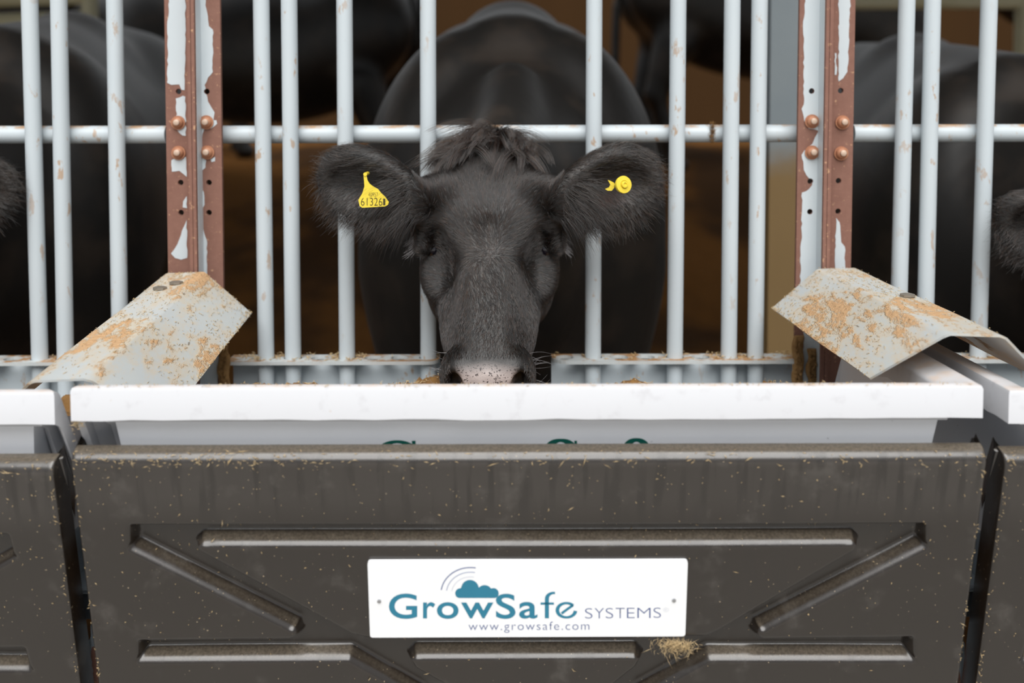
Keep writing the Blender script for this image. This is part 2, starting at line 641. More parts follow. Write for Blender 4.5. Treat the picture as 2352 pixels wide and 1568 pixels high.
# ------------------------------------------------------------------ rusty posts
def post(label, grp, e0, e1, web, paints, holes, bolts, side):
    """two angle irons bolted back to back; all outlines are given in photo pixels on the flange plane"""
    YP = 1.662
    c0 = at((e0[0] + e1[0]) / 2, 0, YP)
    c1 = at((e0[1] + e1[1]) / 2, 600, YP)
    k = (c1.x - c0.x) / (c0.z - c1.z)
    base = Vector((c0.x + k * c0.z, YP, 0.0))
    t = tag(empty('steel_post', base), label, 'post', grp)
    wid = (at(e1[0], 0, YP).x - at(e0[0], 0, YP).x) / 2

    def loc(px, py):               # pixel -> (u, z) on the flange
        p = at(px, py, YP)
        return (p.x - (base.x - k * p.z), p.z)
    to = lambda u, z: (u - k * z, 0, z)
    hl = [circle(*loc(*h), 0.0048, 10) for h in holes]
    wu = loc(*web)[0]
    ww = 0.0055
    ROOT = (wu + (0.004 if side > 0 else -0.004))
    for s, (a, b) in ((-1, (-wid, ROOT - 0.0004)), (1, (ROOT + 0.0004, wid))):
        bm = bmesh.new()
        slab(bm, [(a, 0), (b, 0), (b, 2.3), (a, 2.3)], [h for h in hl if a < h[0][0] < b], to, (0, 0.008, 0))
        e = b if s < 0 else a
        lo, hi = (e - ww, e) if s < 0 else (e, e + ww)
        slab(bm, [(lo, 0), (hi, 0), (hi, 2.3), (lo, 2.3)], [], lambda u, z: (u - k * z, -0.034, z), (0, 0.034, 0))
        bm_obj('angle_iron', bm, MAT['rust'], t)
    # flakes of paint that are left on the steel
    for i, poly in enumerate(paints):
        bm = bmesh.new()
        pl = jag([loc(*p) for p in poly], 0.006, 0.0011, i)
        slab(bm, pl, hl, lambda u, z: (u - k * z, -0.0006, z), (0, 0.0005, 0))
        bm_obj('paint_flake', bm, MAT['flake'], t)
    # paint on the flank of the web
    e = ROOT + (ww + 0.0004) * side
    bm = bmesh.new()
    slab(bm, [(-0.026, 0), (0, 0), (0, 2.3), (-0.026, 2.3)], [], lambda y, z: (e - k * z, y, z), (0.0005 * side, 0, 0))
    bm_obj('paint_flake', bm, MAT['flake'], t)
    for (px, py) in bolts:
        u, z = loc(px, py)
        bm = bmesh.new()
        for y0, y1, r0, r1, n in ((-0.0012, -0.0035, 0.0118, 0.0118, 20),):
            tube(bm, [(0, y0, 0), (0, y1, 0)], r0, n)
        b = bm_obj('bolt', bm, MAT['bolt'], t)
        b.location = to(u, z)
        bm = bmesh.new()
        prof = [(0.0, -0.0035, 0.0098), (0, -0.0065, 0.0092), (0, -0.0095, 0.0065), (0, -0.0105, 0.003)]
        tube(bm, [(0, y, 0) for _, y, _ in prof], [r for *_, r in prof], 16)
        bm_obj('bolt_head', bm, MAT['bolt'], b, True)
        bm = bmesh.new()
        tube(bm, [(0.0006, -0.0095, 0.0006), (0.0006, -0.014, 0.0006), (0.0006, -0.015, 0.0006)], [0.0052, 0.005, 0.0035], 12)
        bm_obj('bolt_end', bm, MAT['boltend'], b, True)
    return t


post('rust and pale paint steel post rising behind the left hood', 'rusty steel posts',
     (377, 385), (505, 513), (450, 300),
     [[(386, -40), (388, 20), (384, 60), (386, 130), (384, 190), (394, 195), (412, 194), (417, 206), (424, 207), (427, -40)],
      [(404, 226), (420, 220), (426, 222), (427, 312), (419, 311), (407, 298), (408, 290), (398, 285), (400, 276), (407, 262), (404, 244)],
      [(394, 368), (404, 362), (427, 360), (429, 406), (421, 399), (412, 392), (395, 394)],
      [(421, 462), (429, 450), (430, 478), (420, 476)],
      [(429, 505), (430, 592), (416, 596), (402, 592), (393, 582), (408, 560), (418, 530)],
      [(452, -40), (470, -40), (474, 20), (478, 45), (480, 60), (489, 68), (489, 165), (478, 178), (470, 195), (474, 215), (482, 240),
       (493, 258), (490, 282), (470, 296), (464, 320), (462, 338), (455, 342), (460, 352), (474, 368), (472, 385), (458, 396), (459, 420),
       (468, 440), (470, 470), (463, 490), (466, 520), (476, 560), (475, 600), (477, 640), (454, 640)],
      [(488, 276), (497, 276), (499, 284), (490, 292), (484, 296), (486, 286)],
      [(484, 366), (494, 360), (494, 370), (486, 372)],
      [(462, 700), (500, 706), (506, 760), (500, 900), (462, 900)]],
     [(410, 210), (475, 210), (415, 419), (480, 419), (416, 488), (480, 488)],
     [(410, 282), (475, 281), (411, 351), (477, 350)], 1)
post('pale painted steel post with rust edges rising behind the right hood', 'rusty steel posts',
     (1837, 1828), (1965, 1955), (1893, 300),
     [[(1850, -40), (1848, 20), (1844, 60), (1846, 100), (1846, 240), (1841, 250), (1846, 268), (1850, 285), (1858, 296), (1880, 300), (1872, 315),
       (1866, 330), (1847, 346), (1841, 356), (1846, 390), (1852, 402), (1862, 414), (1866, 424), (1858, 434), (1842, 442), (1841, 530),
       (1842, 545), (1839, 560), (1838, 660), (1888, 660), (1900, -40)],
      [(1926, -40), (1955, -40), (1952, 30), (1949, 110), (1946, 165), (1936, 180), (1926, 187)],
      [(1920, 500), (1928, 510), (1932, 556), (1940, 566), (1942, 640), (1916, 640)],
      [(1917, 122), (1921, 122), (1921, 172), (1917, 172)],
      [(1846, 756), (1876, 748), (1886, 760), (1884, 900), (1842, 900)]],
     [(1864, 209), (1931, 208), (1861, 416), (1926, 415), (1860, 486), (1925, 485)],
     [(1864, 279), (1934, 281), (1864, 350), (1931, 352)], -1)


# ------------------------------------------------------------------ hoods over the gaps between the troughs
def hood(label, r1f, r2f, r1n, r2n, yf, yn, fv, dyn, bolts):
    """bent sheet: flat top between two ridges with a flange falling off on either side"""
    A, B = at(*r1f, yf), at(*r2f, yf)
    C, D = at(*r1n, yn), at(*r2n, yn)
    org = (A + B + C + D) / 4
    fl = Vector((-fv[0], 0, -fv[1]))
    fr = Vector((fv[0], 0, -fv[1]))
    far = [A + fl, A, B, B + fr]
    near = [C + fl + Vector((0, dyn, 0)), C, D, D + fr + Vector((0, dyn, 0))]
    bm = bmesh.new()
    N = 24
    rows = []
    for j in range(N + 1):
        t = j / N
        sec = [f.lerp(n, t) - org for f, n in zip(far, near)]
        # soften the two bends
        pts = [sec[0]]
        for k in (1, 2):
            a, b, c = sec[k - 1], sec[k], sec[k + 1]
            e = 0.006
            p0, p1 = b + (a - b).normalized() * e, b + (c - b).normalized() * e
            for q in (0, 0.25, 0.5, 0.75, 1):
                pts.append(p0 * (1 - q) ** 2 + b * 2 * q * (1 - q) + p1 * q * q)
        pts.append(sec[3])
        rows.append([bm.verts.new(p + Vector((0, 0, 0.0006 * math.sin(9 * t + i)))) for i, p in enumerate(pts)])
    for r0, r1 in zip(rows, rows[1:]):
        for i in range(len(r0) - 1):
            bm.faces.new((r0[i], r0[i + 1], r1[i + 1], r1[i]))
    bmesh.ops.recalc_face_normals(bm, faces=bm.faces)
    if sum(f.normal.z for f in bm.faces) < 0:
        bmesh.ops.reverse_faces(bm, faces=bm.faces)
    bmesh.ops.solidify(bm, geom=bm.faces[:], thickness=0.003)
    t = empty('trough_hood', org)
    tag(t, label, 'hood', 'sheet hoods over the trough gaps')
    o = bm_obj('bent_sheet', bm, MAT['hood'], t, True)
    for (u, v) in bolts:
        p = A.lerp(B, u).lerp(C.lerp(D, u), v) - org
        bm = bmesh.new()
        tube(bm, [(0, 0, 0.0), (0, 0, 0.003), (0, 0, 0.0045)], [0.011, 0.011, 0.006], 8)
        b = bm_obj('bolt', bm, MAT['hoodbolt'], t, True)
        b.location = p
    # a strap under the far end ties the sheet to the post
    bm = bmesh.new()
    p = (A + B) / 2 - org
    box(bm, p + Vector((-0.02, -0.05, -0.022)), p + Vector((0.02, 0.0, -0.005)), 0.002)
    bm_obj('strap', bm, MAT['hood'], t)
    return t, (A, B, C, D, far, near)


MAT['hoodbolt'] = mat_plain('dull_steel_bolt', srgb(150, 142, 130), 0.5, 0.6)
HL = hood('dusty bent sheet hood over the gap left of the main trough', (384, 626), (470, 624), (67, 875), (203, 869), 1.618, 1.19,
          (0.076, 0.068), 0.045, [(0.35, 0.2), (0.6, 0.14)])
HR = hood('dusty bent sheet hood, raised at its near end, right of the main trough', (1880, 616), (1965, 615), (2174, 766), (2308, 770), 1.618, 1.19,
          (0.076, 0.066), 0.045, [(0.75, 0.5)])

# ------------------------------------------------------------------ feed troughs
RIM = at(1210, 886, 1.145)
TW, TD = (at(2259, 886, 1.145).x - at(161, 886, 1.145).x) / 2, 0.40
DXL = at(124, 890, 1.145).x - at(2259, 890, 1.145).x          # step to the trough on either side
DXR = at(2318, 890, 1.145).x - at(161, 890, 1.145).x


def make_trough(drop_l=0.0, drop_r=0.0):
    t = empty('feed_trough', (RIM.x, RIM.y, RIM.z))
    path = [(-TW, TD), (-TW, 0), (TW, 0), (TW, TD)]
    prof = [(0, -0.0395), (0, -0.005), (-0.0015, -0.0015), (-0.005, 0), (-0.012, -0.0006), (-0.034, -0.007), (-0.0385, -0.0095), (-0.040, -0.013), (-0.040, -0.05),
            (-0.0285, -0.05), (-0.0285, -0.015), (-0.006, -0.009), (-0.006, -0.0395)]
    def off(i, o):
        x, y = path[i]
        sx_ = -1 if i < 2 else 1
        return (x + sx_ * o, y - o if i in (1, 2) else y)
    # many stations along the path so the lower edge can be a little rough
    st = []
    for i in range(3):
        n = 30 if i == 1 else 24
        for k in range(n + (1 if i == 2 else 0)):
            st.append((i, k / n))
    rr = random.Random(3)
    bm = bmesh.new()
    rings = []
    for (i, f) in st:
        ring = []
        jit = rr.uniform(-0.0012, 0.0008)
        dist = (1 - f) * TD if i == 0 else (f * TD if i == 2 else 0)
        sag = -min(1.0, max(0.0, dist - 0.012) / 0.06) * (drop_l if i == 0 else drop_r if i == 2 else 0)
        for (o, z) in prof:
            a, b = off(i, o), off(i + 1, o)
            ring.append(bm.verts.new((a[0] + (b[0] - a[0]) * f, a[1] + (b[1] - a[1]) * f, z + sag + (jit if z < -0.038 and z > -0.045 else 0))))
        rings.append(ring)
    n = len(prof)
    for r0, r1 in zip(rings, rings[1:]):
        for k in range(n):
            bm.faces.new((r0[k], r0[(k + 1) % n], r1[(k + 1) % n], r1[k]))
    bm.faces.new(rings[0])
    bm.faces.new(rings[-1][::-1])
    bm_obj('rim', bm, MAT['white'], t, True)
    # tub: outline of six corners, tapering downwards, low at the back
    lo = -0.135
    out = [(-1, 0.0, -0.04), (1, 0.0, -0.04), (1, TD - 0.02, -0.04), (1, TD + 0.045, lo), (-1, TD + 0.045, lo), (-1, TD - 0.02, -0.04)]
    def ringat(inset, tap, zf):
        vs = []
        for k, (s, y, z) in enumerate(out):
            x = s * (TW - 0.0285 - (0.010 if k < 2 else 0.0) - inset - tap)
            yy = y + (0.028 + inset + tap * 1.9 if k < 2 else 0) - (inset if k in (3, 4) else 0)
            dz = -(drop_l if s < 0 else drop_r) if k in (2, 5) else 0
            vs.append(bm.verts.new((x, yy, zf if zf is not None else z + dz)))
        return vs
    bm = bmesh.new()
    o1, o2 = ringat(0, 0, None), ringat(0, 0.026, -0.27)
    i1, i2 = ringat(0.006, 0, None), ringat(0.006, 0.026, -0.26)
    for a, b in ((o1, o2), (i2, i1), (i1, o1)):
        for k in range(6):
            bm.faces.new((a[k], a[(k + 1) % 6], b[(k + 1) % 6], b[k]))
    bm.faces.new(o2)
    bm.faces.new(i2[::-1])
    bm_obj('tub', bm, MAT['tub'], t)
    return t


trough = make_trough(0.10, 0.0)
tag(trough, 'white rimmed feed trough the middle cow is eating from', 'trough', 'row of feed troughs')
for dx, dz, dl, dr, lab in ((DXL, -0.005, 0.0, 0.10, 'white rimmed feed trough cut off by the left edge'),
                            (DXR, -0.006, 0.0, 0.0, 'white rimmed feed trough cut off by the right edge')):
    c = tag(make_trough(dl, dr), lab, 'trough', 'row of feed troughs')
    c.location = (RIM.x + dx, RIM.y, RIM.z + dz)

# serif lettering printed on the tub, only its top clears the panel
def ribbon(bm, pts, thick, thin, to3d, tv, ang=0.0):
    """broad-nib stroke: wide where it runs upright, thin where it runs level"""
    n = len(pts)
    L, Rr = [], []
    for i, (x, y) in enumerate(pts):
        x0, y0 = pts[max(i - 1, 0)]
        x1, y1 = pts[min(i + 1, n - 1)]
        dx, dy = x1 - x0, y1 - y0
        l = math.hypot(dx, dy) or 1
        w = (thin + (thick - thin) * abs(dy / l) ** 1.5) / 2
        L.append((x - dy / l * w, y + dx / l * w))
        Rr.append((x + dy / l * w, y - dx / l * w))
    A = [bm.verts.new(to3d(*p)) for p in L]
    B = [bm.verts.new(to3d(*p)) for p in Rr]
    tv = Vector(tv)
    A2 = [bm.verts.new(v.co + tv) for v in A]
    B2 = [bm.verts.new(v.co + tv) for v in B]
    for i in range(n - 1):
        bm.faces.new((A[i], A[i + 1], B[i + 1], B[i]))
        bm.faces.new((A2[i], B2[i], B2[i + 1], A2[i + 1]))
        bm.faces.new((A[i], A2[i], A2[i + 1], A[i + 1]))
        bm.faces.new((B[i], B[i + 1], B2[i + 1], B2[i]))
    bm.faces.new((A[0], B[0], B2[0], A2[0]))
    bm.faces.new((A[-1], A2[-1], B2[-1], B[-1]))


def arc(cx, cy, rx, ry, a0, a1, n=24):
    return [(cx + rx * math.cos(R(a0 + (a1 - a0) * k / n)), cy + ry * math.sin(R(a0 + (a1 - a0) * k / n))) for k in range(n + 1)]


# front face of the tub: plane through these two heights
TUB_Y0, TUB_Y1 = RIM.y + 0.028, RIM.y + 0.028 + 0.026 * 1.9
def tub_pt(px, py):
    d = ray(px, py)
    za, zb = RIM.z - 0.04, RIM.z - 0.27
    n = np.array((0, (za - zb), -(TUB_Y0 - TUB_Y1)))
    p0 = np.array((0, TUB_Y0 - 0.0006, za))
    n = np.array((0, zb - za, -(TUB_Y1 - TUB_Y0)))
    s = np.dot(p0 - CAM, n) / np.dot(d, n)
    return Vector(CAM + d * s) - Vector((RIM.x, RIM.y, RIM.z))


tvb = (0, 0.0005, 0)
glyphs = {
    'G': [(arc(912, 1068, 52, 54, -48, -300, 30), 20, 6), ([(950, 1012), (952, 1034)], 8, 8), ([(958, 1070), (958, 1112)], 17, 17), ([(936, 1070), (974, 1070)], 5, 5)],
    'r': [([(1012, 1052), (1012, 1120)], 16, 16), (arc(1032, 1068, 19, 17, -160, -40, 10), 12, 6)],
    'o': [(arc(1095, 1086, 34, 35, 0, 360, 36), 18, 6)],
    'w': [([(1150, 1052), (1172, 1118)], 15, 15), ([(1172, 1118), (1190, 1060)], 7, 7), ([(1190, 1060), (1210, 1118)], 15, 15), ([(1210, 1118), (1230, 1054)], 7, 7)],
    'S': [(arc(1288, 1037, 28, 26, -28, -200, 20) + arc(1288, 1092, 32, 28, -60, 150, 24), 22, 7), ([(1322, 1012), (1324, 1036)], 6, 6)],
    'a': [(arc(1378, 1070, 24, 20, -160, -5, 14) + [(1402, 1118)], 15, 7), (arc(1380, 1100, 20, 18, -60, -330, 18), 13, 6)],
    'f': [(arc(1462, 1038, 25, 28, -25, -178, 18) + [(1437, 1118)], 18, 8), ([(1420, 1052), (1468, 1052)], 6, 6)],
    'e': [(arc(1525, 1086, 30, 34, -5, -320, 30), 17, 6), ([(1500, 1080), (1554, 1080)], 6, 6)],
}
for g in glyphs.values():
    bm = bmesh.new()
    for (pts, tk, tn) in g:
        ribbon(bm, pts, tk, tn, tub_pt, tvb)
    bm_obj('letter', bm, MAT['green'], trough)


# ------------------------------------------------------------------ moulded front panels
TILT = R(11.3)
P0 = at(1215, 1050, 1.14)
DV = np.array((0, math.sin(TILT), -math.cos(TILT)))
DN = np.array((0, -math.cos(TILT), -math.sin(TILT)))


def uv(px, py, h=0.0):
    """photo pixel -> (u right, v down) on the face of the tilted panel"""
    p0 = np.array(P0) + DN * h
    d = ray(px, py)
    s = np.dot(p0 - CAM, DN) / np.dot(d, DN)
    q = CAM + d * s - p0
    return (float(q[0]), float(np.dot(q, DV)))


def poly_sdf(Uq, Vq, poly):
    P = np.array(poly)
    d = np.full(Uq.shape, 1e9)
    s = np.ones(Uq.shape)
    n = len(P)
    for i in range(n):
        a, b = P[i], P[i - 1]
        ex, ey = b - a
        wx, wy = Uq - a[0], Vq - a[1]
        t = np.clip((wx * ex + wy * ey) / (ex * ex + ey * ey), 0, 1)
        d = np.minimum(d, (wx - ex * t) ** 2 + (wy - ey * t) ** 2)
        c1, c2, c3 = Vq >= a[1], Vq < b[1], ex * wy > ey * wx
        s = np.where((c1 & c2 & c3) | (~c1 & ~c2 & ~c3), -s, s)
    return s * np.sqrt(d)


def smooth_round(d, r):
    return d  # corners are rounded by the slope of the walls


u0, v0 = uv(158, 1046)
u1, _ = uv(2271, 1046)
PDL = uv(117, 1046)[0] - u1                               # step to the panel on either side
PDR = uv(2312, 1046)[0] - u0
HALF = (u1 - u0) / 2
UC = (u1 + u0) / 2
VB = 0.46
REC = [uv(*p) for p in [(296, 1206), (2130, 1203), (2130, 1252), (1746, 1446), (1742, 1458), (1752, 1467), (2100, 1464), (2100, 1512), (1632, 1510),
                        (1470, 1600), (1440, 1640), (1000, 1640), (960, 1600), (800, 1510), (316, 1514), (316, 1472), (668, 1468), (680, 1458),
                        (676, 1446), (296, 1256)]]
ISL1 = [uv(*p) for p in [(462, 1246), (1962, 1242), (1970, 1252), (1962, 1266), (1650, 1448), (1620, 1460), (838, 1464), (806, 1455), (460, 1268), (452, 1256)]]
ISL2 = [uv(*p) for p in [(955, 1506), (1458, 1503), (1468, 1513), (1460, 1530), (1410, 1570), (1380, 1590), (1060, 1590), (1020, 1570), (955, 1534), (945, 1516)]]


PANEL = {}


def make_panel():
    rt, rs = 0.017, 0.0045
    a = np.linspace(0, math.pi / 2, 9)
    eu = rs * (1 - np.sin(math.pi / 2 - a))[::1]
    us = np.concatenate([-HALF + rs * (1 - np.cos(a)), np.arange(-HALF + rs + 0.0018, HALF - rs - 0.0009, 0.0018), HALF - rs * (1 - np.cos(a[::-1]))])
    vs = np.concatenate([v0 + rt * (1 - np.cos(a)), np.arange(v0 + rt + 0.0016, VB - 0.01, 0.0016), [VB]])
    Ug, Vg = np.meshgrid(us + UC, vs, indexing='ij')
    rec, i1, i2 = poly_sdf(Ug, Vg, REC), poly_sdf(Ug, Vg, ISL1), poly_sdf(Ug, Vg, ISL2)
    d = np.maximum(rec, -np.minimum(i1, i2))
    D, rr_ = 0.021, 0.0135                              # convex shoulder falling into the recess
    up = np.clip(np.gradient(d, axis=1) / np.gradient(Vg, axis=1), 0, 1)     # edges that face upwards are broad and soft
    rr_ = 0.007 + 0.0075 * up
    t = np.clip((-d + 0.002 + 0.0095 * up) / rr_, 0, 1)
    H = -D * (1 - np.maximum(1 - t ** 2.2, 0) ** 0.68)
    for _ in range(2):                                       # soften the moulding
        H[1:-1] = (H[:-2] + 2 * H[1:-1] + H[2:]) / 4
        H[:, 1:-1] = (H[:, :-2] + 2 * H[:, 1:-1] + H[:, 2:]) / 4
    eT = np.clip(Vg - v0, 0, rt)
    H += -(rt - np.sqrt(np.maximum(rt * rt - (rt - eT) ** 2, 0)))
    eS = np.clip(HALF - np.abs(Ug - UC), 0, rs)
    H += -(rs - np.sqrt(np.maximum(rs * rs - (rs - eS) ** 2, 0)))
    H += 0.0008 * np.sin(Ug * 7 + 1) * np.sin(Vg * 9)
    PANEL.update(us=us + UC, vs=vs, H=H)
    nu, nv = Ug.shape
    V = np.stack([Ug.ravel(), -H.ravel(), -Vg.ravel()], 1)
    I = np.arange(nu * nv).reshape(nu, nv)
    Fq = [np.stack([I[:-1, :-1].ravel(), I[:-1, 1:].ravel(), I[1:, 1:].ravel(), I[1:, :-1].ravel()], 1)]
    # returns folded back along the top and both sides
    brd = np.concatenate([I[0, ::-1], I[1:, 0], I[-1, 1:]])
    back = V[brd].copy()
    nb = len(brd)
    side = np.abs(np.abs(back[:, 0] - UC) - HALF) < 1e-5
    back[:, 1] = np.where(side, 0.036, 0.024)
    back[:, 2] += np.where(side & (back[:, 2] > -v0 - 1e-4), 0.006, 0.0)
    n0 = len(V)
    V = np.concatenate([V, back])
    J = np.arange(n0, n0 + nb)
    Fq.append(np.stack([brd[:-1], brd[1:], J[1:], J[:-1]], 1))
    return V, np.concatenate(Fq)


pv, pf = make_panel()
pan = mesh_obj('front_panel', pv, pf, MAT['panel'], None, True)
bm = bmesh.new()
bm.from_mesh(pan.data)
bmesh.ops.recalc_face_normals(bm, faces=bm.faces)
if sum(f.normal.y for f in bm.faces) > 0:
    bmesh.ops.reverse_faces(bm, faces=bm.faces)
bmesh.ops.solidify(bm, geom=bm.faces[:], thickness=0.004)
bm.to_mesh(pan.data)
bm.free()
pan.data.polygons.foreach_set('use_smooth', [True] * len(pan.data.polygons))
pan.data.set_sharp_from_angle(angle=R(50))
pan.location = P0
pan.rotation_euler = (TILT, 0, 0)
tag(pan, 'dark moulded plastic panel with ribbed recesses carrying the white sign', 'panel', 'moulded panels in front of the troughs')
for dx, dz, rz, lab in ((PDL, -0.010, 0.0, 'dark moulded plastic panel cut off by the left edge'), (PDR, -0.004, 0.0, 'dark moulded plastic panel cut off by the right edge')):
    c = pan.copy()
    COL.objects.link(c)
    c.location = P0 + Vector((dx, 0, dz))
    c['label'] = lab

# ------------------------------------------------------------------ the sign
SH = 0.0045
sign = empty('sign', P0, (TILT, 0, 0))
tag(sign, 'white rectangular sign with teal lettering and cloud emblem screwed to the dark panel', 'sign')
sc_ = [uv(*p, SH) for p in ((844, 1289), (1580, 1287), (1574, 1461), (850, 1464))]


def rounded(poly, r, n=5):
    out = []
    m = len(poly)
    for i in range(m):
        p, a, b = Vector(poly[i]), Vector(poly[i - 1]), Vector(poly[(i + 1) % m])
        s, e = p + (a - p).normalized() * r, p + (b - p).normalized() * r
        for k in range(n + 1):
            q = k / n
            out.append(tuple(s * (1 - q) ** 2 + p * 2 * q * (1 - q) + e * q * q))
    return out


s3 = lambda h: (lambda u, v: (u, -h, -v))
bm = bmesh.new()
slab(bm, rounded(sc_, 0.004), [], s3(SH), (0, 0.004, 0))
bm_obj('sign_plate', bm, MAT['sign'], sign)
PH = SH + 0.0002


def font_mesh(body, bold=0.0, space=1.0):
    c = bpy.data.curves.new('glyph', 'FONT')
    c.body = body
    c.size = 1.0
    c.offset = bold
    c.space_character = space
    c.resolution_u = 6
    o = bpy.data.objects.new('glyph', c)
    COL.objects.link(o)
    dg = bpy.context.evaluated_depsgraph_get()
    dg.update()
    me = bpy.data.meshes.new_from_object(o.evaluated_get(dg))
    bpy.data.objects.remove(o)
    bpy.data.curves.remove(c)
    return me


def glyph_fit(name, body, box_px, mat, parent, bold=0.0, space=1.0, h=PH, conv=None, mat_xf=None, slope=0.0):
    """a character (or a line of small print) stretched into its pixel box on the sign"""
    me = font_mesh(body, bold, space)
    n = len(me.vertices)
    co = np.empty(n * 3, np.float32)
    me.vertices.foreach_get('co', co)
    co = co.reshape(-1, 3)
    x0, y0 = co[:, 0].min(), co[:, 1].min()
    sx_, sy_ = np.ptp(co[:, 0]), np.ptp(co[:, 1])
    a, b, c_, d = box_px
    out = np.zeros_like(co)
    for i in range(n):
        fx, fy = (co[i, 0] - x0) / sx_, (co[i, 1] - y0) / sy_
        px, py = a + (c_ - a) * fx, d + (b - d) * fy + slope * fx
        if conv:
            out[i] = conv(px, py)
        else:
            u, v = uv(px, py, h)
            out[i] = (u, -h, -v)
    me.vertices.foreach_set('co', out.ravel())
    me.update()
    me.materials.clear()
    me.materials.append(mat)
    me.name = name
    o = bpy.data.objects.new(name, me)
    return link(o, parent)


c1 = lambda x0, y0, x1, y1: (840 + x0 / 6.19, 1280 + y0 / 6.19, 840 + x1 / 6.19, 1280 + y1 / 6.19)
c2 = lambda x0, y0, x1, y1: (1200 + x0 / 5.88, 1280 + y0 / 5.88, 1200 + x1 / 5.88, 1280 + y1 / 5.88)
for ch, bx in (('G', c1(330, 512, 732, 872)), ('r', c1(815, 635, 988, 865)), ('o', c1(1012, 635, 1320, 872)), ('w', c1(1355, 640, 1815, 865)),
               ('S', c1(1850, 515, 2130, 872)), ('a', (1192.4, 1382, 1234.5, 1420.3))):
    glyph_fit('letter', ch, bx, MAT['teal'], sign, 0.014)
# the tilted e
bm = bmesh.new()
e3 = lambda px, py: (lambda q: (q[0], -PH, -q[1]))(uv(px, py, PH))
ex = lambda x, y: (1200 + x / 5.88, 1280 + y / 5.88)
pts = [ex(*p) for p in arc(594, 712, 122, 96, 5, 300, 40)] + [ex(672, 640), ex(690, 645)]
ribbon(bm, pts, 8.4, 5.2, e3, (0, 0.0001, 0))
ribbon(bm, [ex(528, 756), ex(600, 702), ex(684, 643)], 6, 5.5, e3, (0, 0.0001, 0))
bm_obj('letter', bm, MAT['teal'], sign)
bm = bmesh.new()
ribbon(bm, [ex(330, 820), ex(330, 700), ex(330, 560)] + [ex(*p) for p in arc(424, 556, 93, 78, 180, 268, 14)] + [ex(440, 480)], 9.3, 5.0, e3, (0, 0.0001, 0))
ribbon(bm, [ex(245, 622), ex(335, 622), ex(425, 622)], 5, 5, e3, (0, 0.0001, 0))
bm_obj('letter', bm, MAT['teal'], sign)
for ch, (a, b) in zip('SYSTEMS', ((845, 945), (975, 1100), (1125, 1225), (1260, 1380), (1412, 1515), (1553, 1730), (1770, 1870))):
    k = (a - 845) / 1025 * -9
    glyph_fit('letter', ch, c2(a, 685 + k, b, 822 + k), MAT['navy'], sign, -0.018)
glyph_fit('trademark_symbol', '\u00ae', c2(1900, 678, 1975, 735), MAT['navy3'], sign, -0.012)
glyph_fit('web_address', 'www.growsafe.com', (1076.3, 1428, 1353.6, 1453), MAT['navy'], sign, -0.012, 1.18, slope=-1.0)
# cloud emblem: union of circles over a flat base
cl = []
def cloud_top(x):
    ys = []
    for (cx, cy, r) in ((1345, 512, 62 * 1.2), (1482, 445, 126), (1690, 505, 112), (1815, 512, 62 * 1.24)):
        if abs(x - cx) < r:
            ys.append(cy - math.sqrt(r * r - (x - cx) ** 2))
    return min(ys) if ys else 512
xs = [1272 + (1890 - 1272) * k / 70 for k in range(71)]
cl = [(x, min(cloud_top(x), 512)) for x in xs]
def cloud_bot(x):
    if x < 1335: return 512 + math.sqrt(max(0, 63 ** 2 - (1335 - x) ** 2))
    if x > 1828: return 512 + math.sqrt(max(0, 63 ** 2 - (x - 1828) ** 2))
    return 575
cl += [(x, cloud_bot(x)) for x in reversed(xs)]
seen = []
for p in cl:
    q = uv(840 + p[0] / 6.19, 1280 + p[1] / 6.19, PH)
    if not seen or math.dist(q, seen[-1]) > 1e-5:
        seen.append(q)
if math.dist(seen[0], seen[-1]) < 1e-5: seen.pop()
bm = bmesh.new()
slab(bm, seen, [], s3(PH), (0, 0.0001, 0))
bm_obj('cloud_emblem', bm, MAT['teal'], sign)
for (x0, r, w, m) in ((1070, 420, 2.3, 'navy'), (1147, 345, 1.8, 'navy2'), (1222, 270, 1.5, 'navy3')):
    bm = bmesh.new()
    pts = [(840 + x / 6.19, 1280 + y / 6.19) for x, y in arc(x0 + r * 1.0, 452 + 60, r, r * 0.88, -172, -80, 24)]
    ribbon(bm, pts, w, w * 0.9, e3, (0, 0.0001, 0))
    bm_obj('signal_arc', bm, MAT[m], sign)
for p in ((871, 1380), (1548, 1378)):
    u, v = uv(*p, SH)
    bm = bmesh.new()
    tube(bm, [(u, -SH + 0.0002, -v), (u, -SH - 0.0012, -v), (u, -SH - 0.0018, -v)], [0.0026, 0.0024, 0.0012], 12)
    bm_obj('screw', bm, MAT['chrome'], sign, True)


